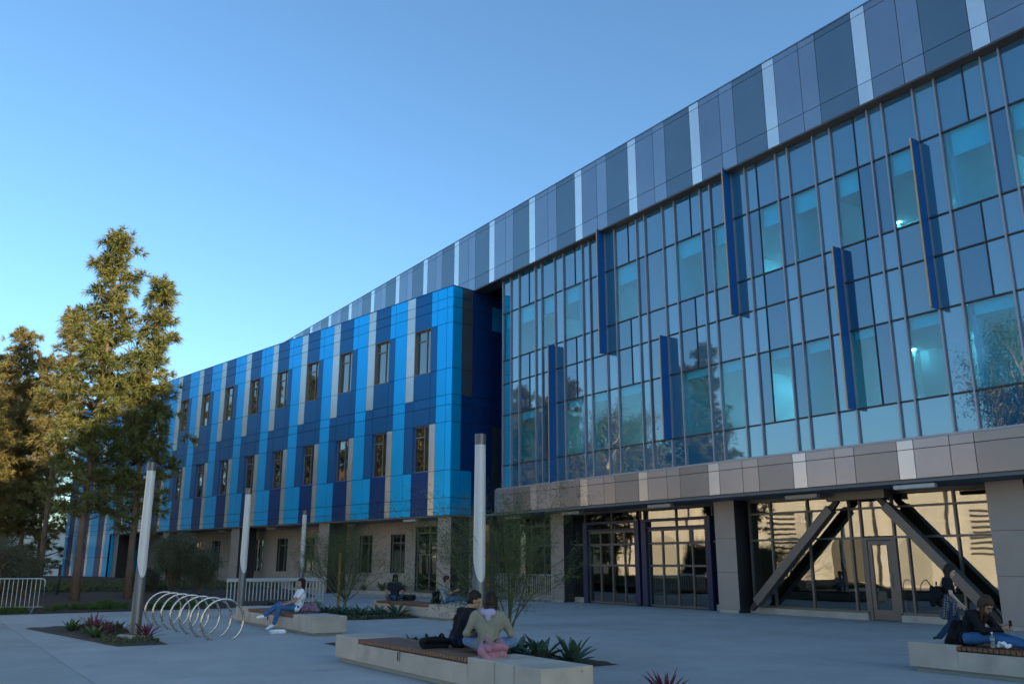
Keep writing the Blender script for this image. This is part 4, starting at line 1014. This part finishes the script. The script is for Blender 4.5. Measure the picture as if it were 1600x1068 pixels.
# walker
wk = dict(pel=(0, 0, .86), che=(.0, 0, 1.12), nec=(.02, 0, 1.32), hea=(.07, 0, 1.435), sl=(.0, .17, 1.27), sr=(.0, -.17, 1.27), el=(-.05, .22, 1.02), er=(.0, -.22, 1.02), wl=(.12, .17, .85), wr=(.16, -.16, .84),
          hl=(0, .085, .84), hr=(0, -.085, .84), kl=(.12, .09, .46), kr=(-.03, -.09, .47), al=(.14, .09, .08), ar=(-.32, -.09, .16), tl=(.3, .1, .035), tr=(-.2, -.09, .04))
WP = Vector((8.52, 17.55, 0))
person(WP, (1, -.28), wk, 'walking person in black cropped t-shirt with checked shirt tied at the waist', skin='skin_pale', hair='hair_black', hstyle='mid', top='tee_black', sleeve=.6, legs='jeans_dark', shoe='shoe_dark', crop=True, hpitch=.35, hyaw=-.15)
W_ = bpy.data.objects[-1] if False else [o for o in COL.objects if o.name.startswith('person')][-1]
walker = W_
b = MB(); b.cap((-.02, .10, .92), .115, (-.02, -.10, .92), .115)
for y in (-.1, 0, .1): b.cap((-.06, y, .9), .09, (-.13, y * 1.1, .60), .06)
b.cap((.05, .12, .9), .07, (.02, .15, .66), .05); b.cap((.05, -.12, .9), .07, (.02, -.15, .66), .05)
blob('tied_shirt', b, 'plaid', walker, .012, 3)
MB().box(.118, .121, -.06, .06, 1.125, 1.145).build('shirt_print', 'teal', walker)
# hunched sitter on the right-hand bench
person(W2(7.45, 13.3, BT), (.56, -.83), sit(che=(.10, 0, .33), nec=(.22, 0, .48), hea=(.32, 0, .57), sl=(.16, .18, .44), sr=(.16, -.18, .44), el=(.34, .2, .22), er=(.34, -.2, .22), wl=(.52, .07, .26), wr=(.52, -.07, .26), dl=(.5, -.2, .1), dr=(.5, .2, .1),
       kl=(.44, .1, .13), kr=(.44, -.1, .12), al=(.85, .09, .05), ar=(.87, -.07, .05), tl=(.93, .1, .17), tr=(.95, -.08, .17)),
       'hunched person in black top and blue jeans with legs along the bench, holding a phone', hair='hair_brown', hstyle='long', top='tee_black', sleeve=2, legs='jeans', hpitch=.75, scale=1.02)
ph = empty('phone', W2(7.45, 13.3, BT) + Vector((.56 * .64, -.83 * .64, .31)), math.atan2(-.83, .56)); tag(ph, 'dark phone held by the hunched sitter', 'phone')
MB().cbox(-.006, .006, -.035, .035, -.07, .07, .004).build('case', 'eye', ph); MB().box(-.0075, -.0065, -.03, .03, -.06, .06).build('screen', 'glass_window', ph)

def bag(name, p, rz, m, label, size=(.17, .13, .22), tilt=0., lie=False, strap=True, cat='bag'):
    e = empty(name, p, rz); tag(e, label, cat); a, b_, c = size
    g = MB(); rot = Matrix.Rotation(tilt, 3, 'Y'); P = lambda x, y, z: rot @ V3((x, y, z)) + V3((0, 0, c * .5 if not lie else a * .75))
    r = min(a, b_, c) * .42; x, y, z = a - r, b_ - r, c - r
    for i in (-1, 1):
        for j in (-1, 1): g.cap(P(i * x * .9, j * y, -z * .9), r, P(i * x * .7, j * y * .9, z * .9), r * .85)
        g.cap(P(i * x, -y, -z * .6), r, P(i * x, y, -z * .6), r); g.cap(P(i * x * .8, -y * .9, z * .7), r * .9, P(i * x * .8, y * .9, z * .7), r * .9)
    g.cap(P(0, -y, 0), a * .8, P(0, y, 0), a * .8)
    g.cap(P(a * .8, -y * .5, -z * .35), r * .9, P(a * .8, y * .5, -z * .35), r * .9)
    blob('sack', g, m, e, .013, 3)
    if strap:
        for j in (-1, 1): MB().tube([P(-a * .7, j * y * .6, z), P(-a * 1.25, j * y * .7, z * .6), P(-a * 1.3, j * y * .75, 0), P(-a * .8, j * y * .7, -z * .8)], .016, 6).build('strap', 'black_cloth' if m != 'pink' else m, e, True)
        MB().tube([P(-a * .3, -.04, z + r * .6), P(-a * .3, -.03, z + r + .05), P(-a * .3, .03, z + r + .05), P(-a * .3, .04, z + r * .6)], .01, 6).build('handle', m, e, True)
    return e
h7 = math.atan2(-.83, .56)
bag('backpack', W2(7.60, 13.3, BT) + Vector((0, 0, -.0)), h7 + math.pi, 'black_cloth', 'black backpack worn by the hunched sitter', (.13, .16, .25), -.35, cat='backpack')
bag('backpack', WP + Vector((-.225, .06, .86)), math.atan2(-.28, 1) + math.pi, 'black_cloth', 'dark backpack worn by the walking person', (.11, .14, .22), 0, cat='backpack')
bag('backpack', (-2.28, 26.95, BT), math.pi, 'black_cloth', 'dark backpack worn by the sitter in grey', (.13, .16, .26), 0, cat='backpack')
bag('backpack', W2(11.62, 6.5, BT), 1.9, 'black_cloth', 'black bag lying on the timber beside the black-shirted person', (.085, .2, .14), 1.45, True, cat='bag')
bag('backpack', W2(9.98, 6.45, BT), 2.2, 'pink', 'pink backpack lying on the concrete bench end', (.11, .18, .15), 1.4, True, cat='backpack')
bag('backpack', (-3.3, 28.9, BT), 1.2, 'black_cloth', 'black bag beside the cross-legged sitter on the far bench', (.1, .2, .14), 1.3, True, False, cat='bag')
bag('handbag', W2(21.95, 8.35, BT), 2.4, 'teal', 'teal and black bag behind the white-shirted sitter', (.11, .18, .14), .9, True, cat='bag')
g = MB()
rr = random.Random(3)
e = empty('sweater', W2(20.75, 8.2, BT)); tag(e, 'mauve sweater heaped on the bench beside the white-shirted sitter', 'sweater')
for k in range(14): g.cap((rr.uniform(-.22, .22), rr.uniform(-.12, .12), .05 + rr.random() * .04), .05, (rr.uniform(-.2, .1), rr.uniform(-.1, .1), .06 + rr.random() * .14), .04)
blob('cloth', g, 'mauve', e, .014, 4)
# white carton on the paving
e = empty('takeaway_box', W2(20.62, 7.35), .5); tag(e, 'small white takeaway carton left on the paving by the bench', 'box')
MB().hexa([(-.16, -.09, 0), (.16, -.09, 0), (.16, .09, 0), (-.16, .09, 0), (-.18, -.11, .05), (.18, -.11, .05), (.18, .11, .05), (-.18, .11, .05)]).build('tray', 'plastic_white', e)
MB().hexa([(-.18, -.11, .051), (.18, -.11, .051), (.18, .11, .051), (-.18, .11, .051), (-.14, -.08, .085), (.14, -.08, .085), (.14, .08, .085), (-.14, .08, .085)]).build('lid', 'plastic_white', e)
# bottle and crumpled bag on the right-hand bench
e = empty('water_bottle', W2(6.98, 13.08, BT)); tag(e, 'clear plastic water bottle on the timber beside the hunched sitter', 'bottle')
m_ = bpy.data.materials.new('clear_plastic'); m_.use_nodes = True; M['clear_plastic'] = m_; b_ = m_.node_tree.nodes['Principled BSDF']; b_.inputs['Base Color'].default_value = (.8, .88, .95, 1); b_.inputs['Roughness'].default_value = .08; b_.inputs['Transmission Weight'].default_value = .85; b_.inputs['IOR'].default_value = 1.2
MB().tube([(0, 0, .0), (0, 0, .01), (0, 0, .07), (0, 0, .08), (0, 0, .09), (0, 0, .15), (0, 0, .18), (0, 0, .2)], [.028, .033, .033, .029, .033, .033, .018, .013], 14).build('body', 'clear_plastic', e, True)
MB().tube([(0, 0, .2), (0, 0, .22)], .015, 12).build('cap', 'plastic_white', e); MB().tube([(0, 0, .1), (0, 0, .145)], .0336, 14, False).build('wrapper', 'grey_top', e, True)
e = empty('paper_bag', W2(6.85, 13.2, BT)); tag(e, 'crumpled white bag on the timber beside the bottle', 'bag'); g = MB()
for k in range(12): g.cap((rr.uniform(-.12, .12), rr.uniform(-.1, .1), .03), .03, (rr.uniform(-.1, .1), rr.uniform(-.08, .08), .04 + rr.random() * .05), .025)
blob('paper', g, 'plastic_white', e, .012, 1)

# settle the soft shapes into plain meshes
bpy.context.view_layer.update()
dg = bpy.context.evaluated_depsgraph_get()
for o in BLOBS:
    me = bpy.data.meshes.new_from_object(o.evaluated_get(dg)); mts = list(o.data.materials); o.modifiers.clear(); o.data = me
    if not me.materials:
        for mm in mts: me.materials.append(mm)
    base = o.name.split('.')[0]
    amp, fx, fz = {'top': (.012, 11, 7), 'trousers': (.010, 12, 8), 'hood': (.010, 16, 16), 'hair': (.007, 38, 7), 'sack': (.012, 9, 9), 'cloth': (.015, 14, 14), 'tied_shirt': (.012, 20, 5)}.get(base, (0, 1, 1))
    if amp:
        nv = len(me.vertices); q = np.empty(nv * 3, np.float32); me.vertices.foreach_get('co', q); q = q.reshape(-1, 3)
        vn = np.empty(nv * 3, np.float32); me.vertices.foreach_get('normal', vn); vn = vn.reshape(-1, 3); acc = 0
        for z_ in range(6):
            a_ = 1.9 ** (z_ * .45); th = 1.7 * z_ + len(o.name); acc = acc + np.sin((q[:, 0] * math.cos(th) + q[:, 1] * math.sin(th)) * fx * a_ * 1.6 + q[:, 2] * fz * a_ * 1.5 * math.cos(th * 1.9) + th * 3) / a_
        acc = acc * .42
        q = q + vn * (amp * (acc if base == 'hair' else -np.abs(acc) * 1.2 + .45))[:, None]; me.vertices.foreach_set('co', q.ravel().astype(np.float32)); me.update()
    me.polygons.foreach_set('use_smooth', [True] * len(me.polygons))
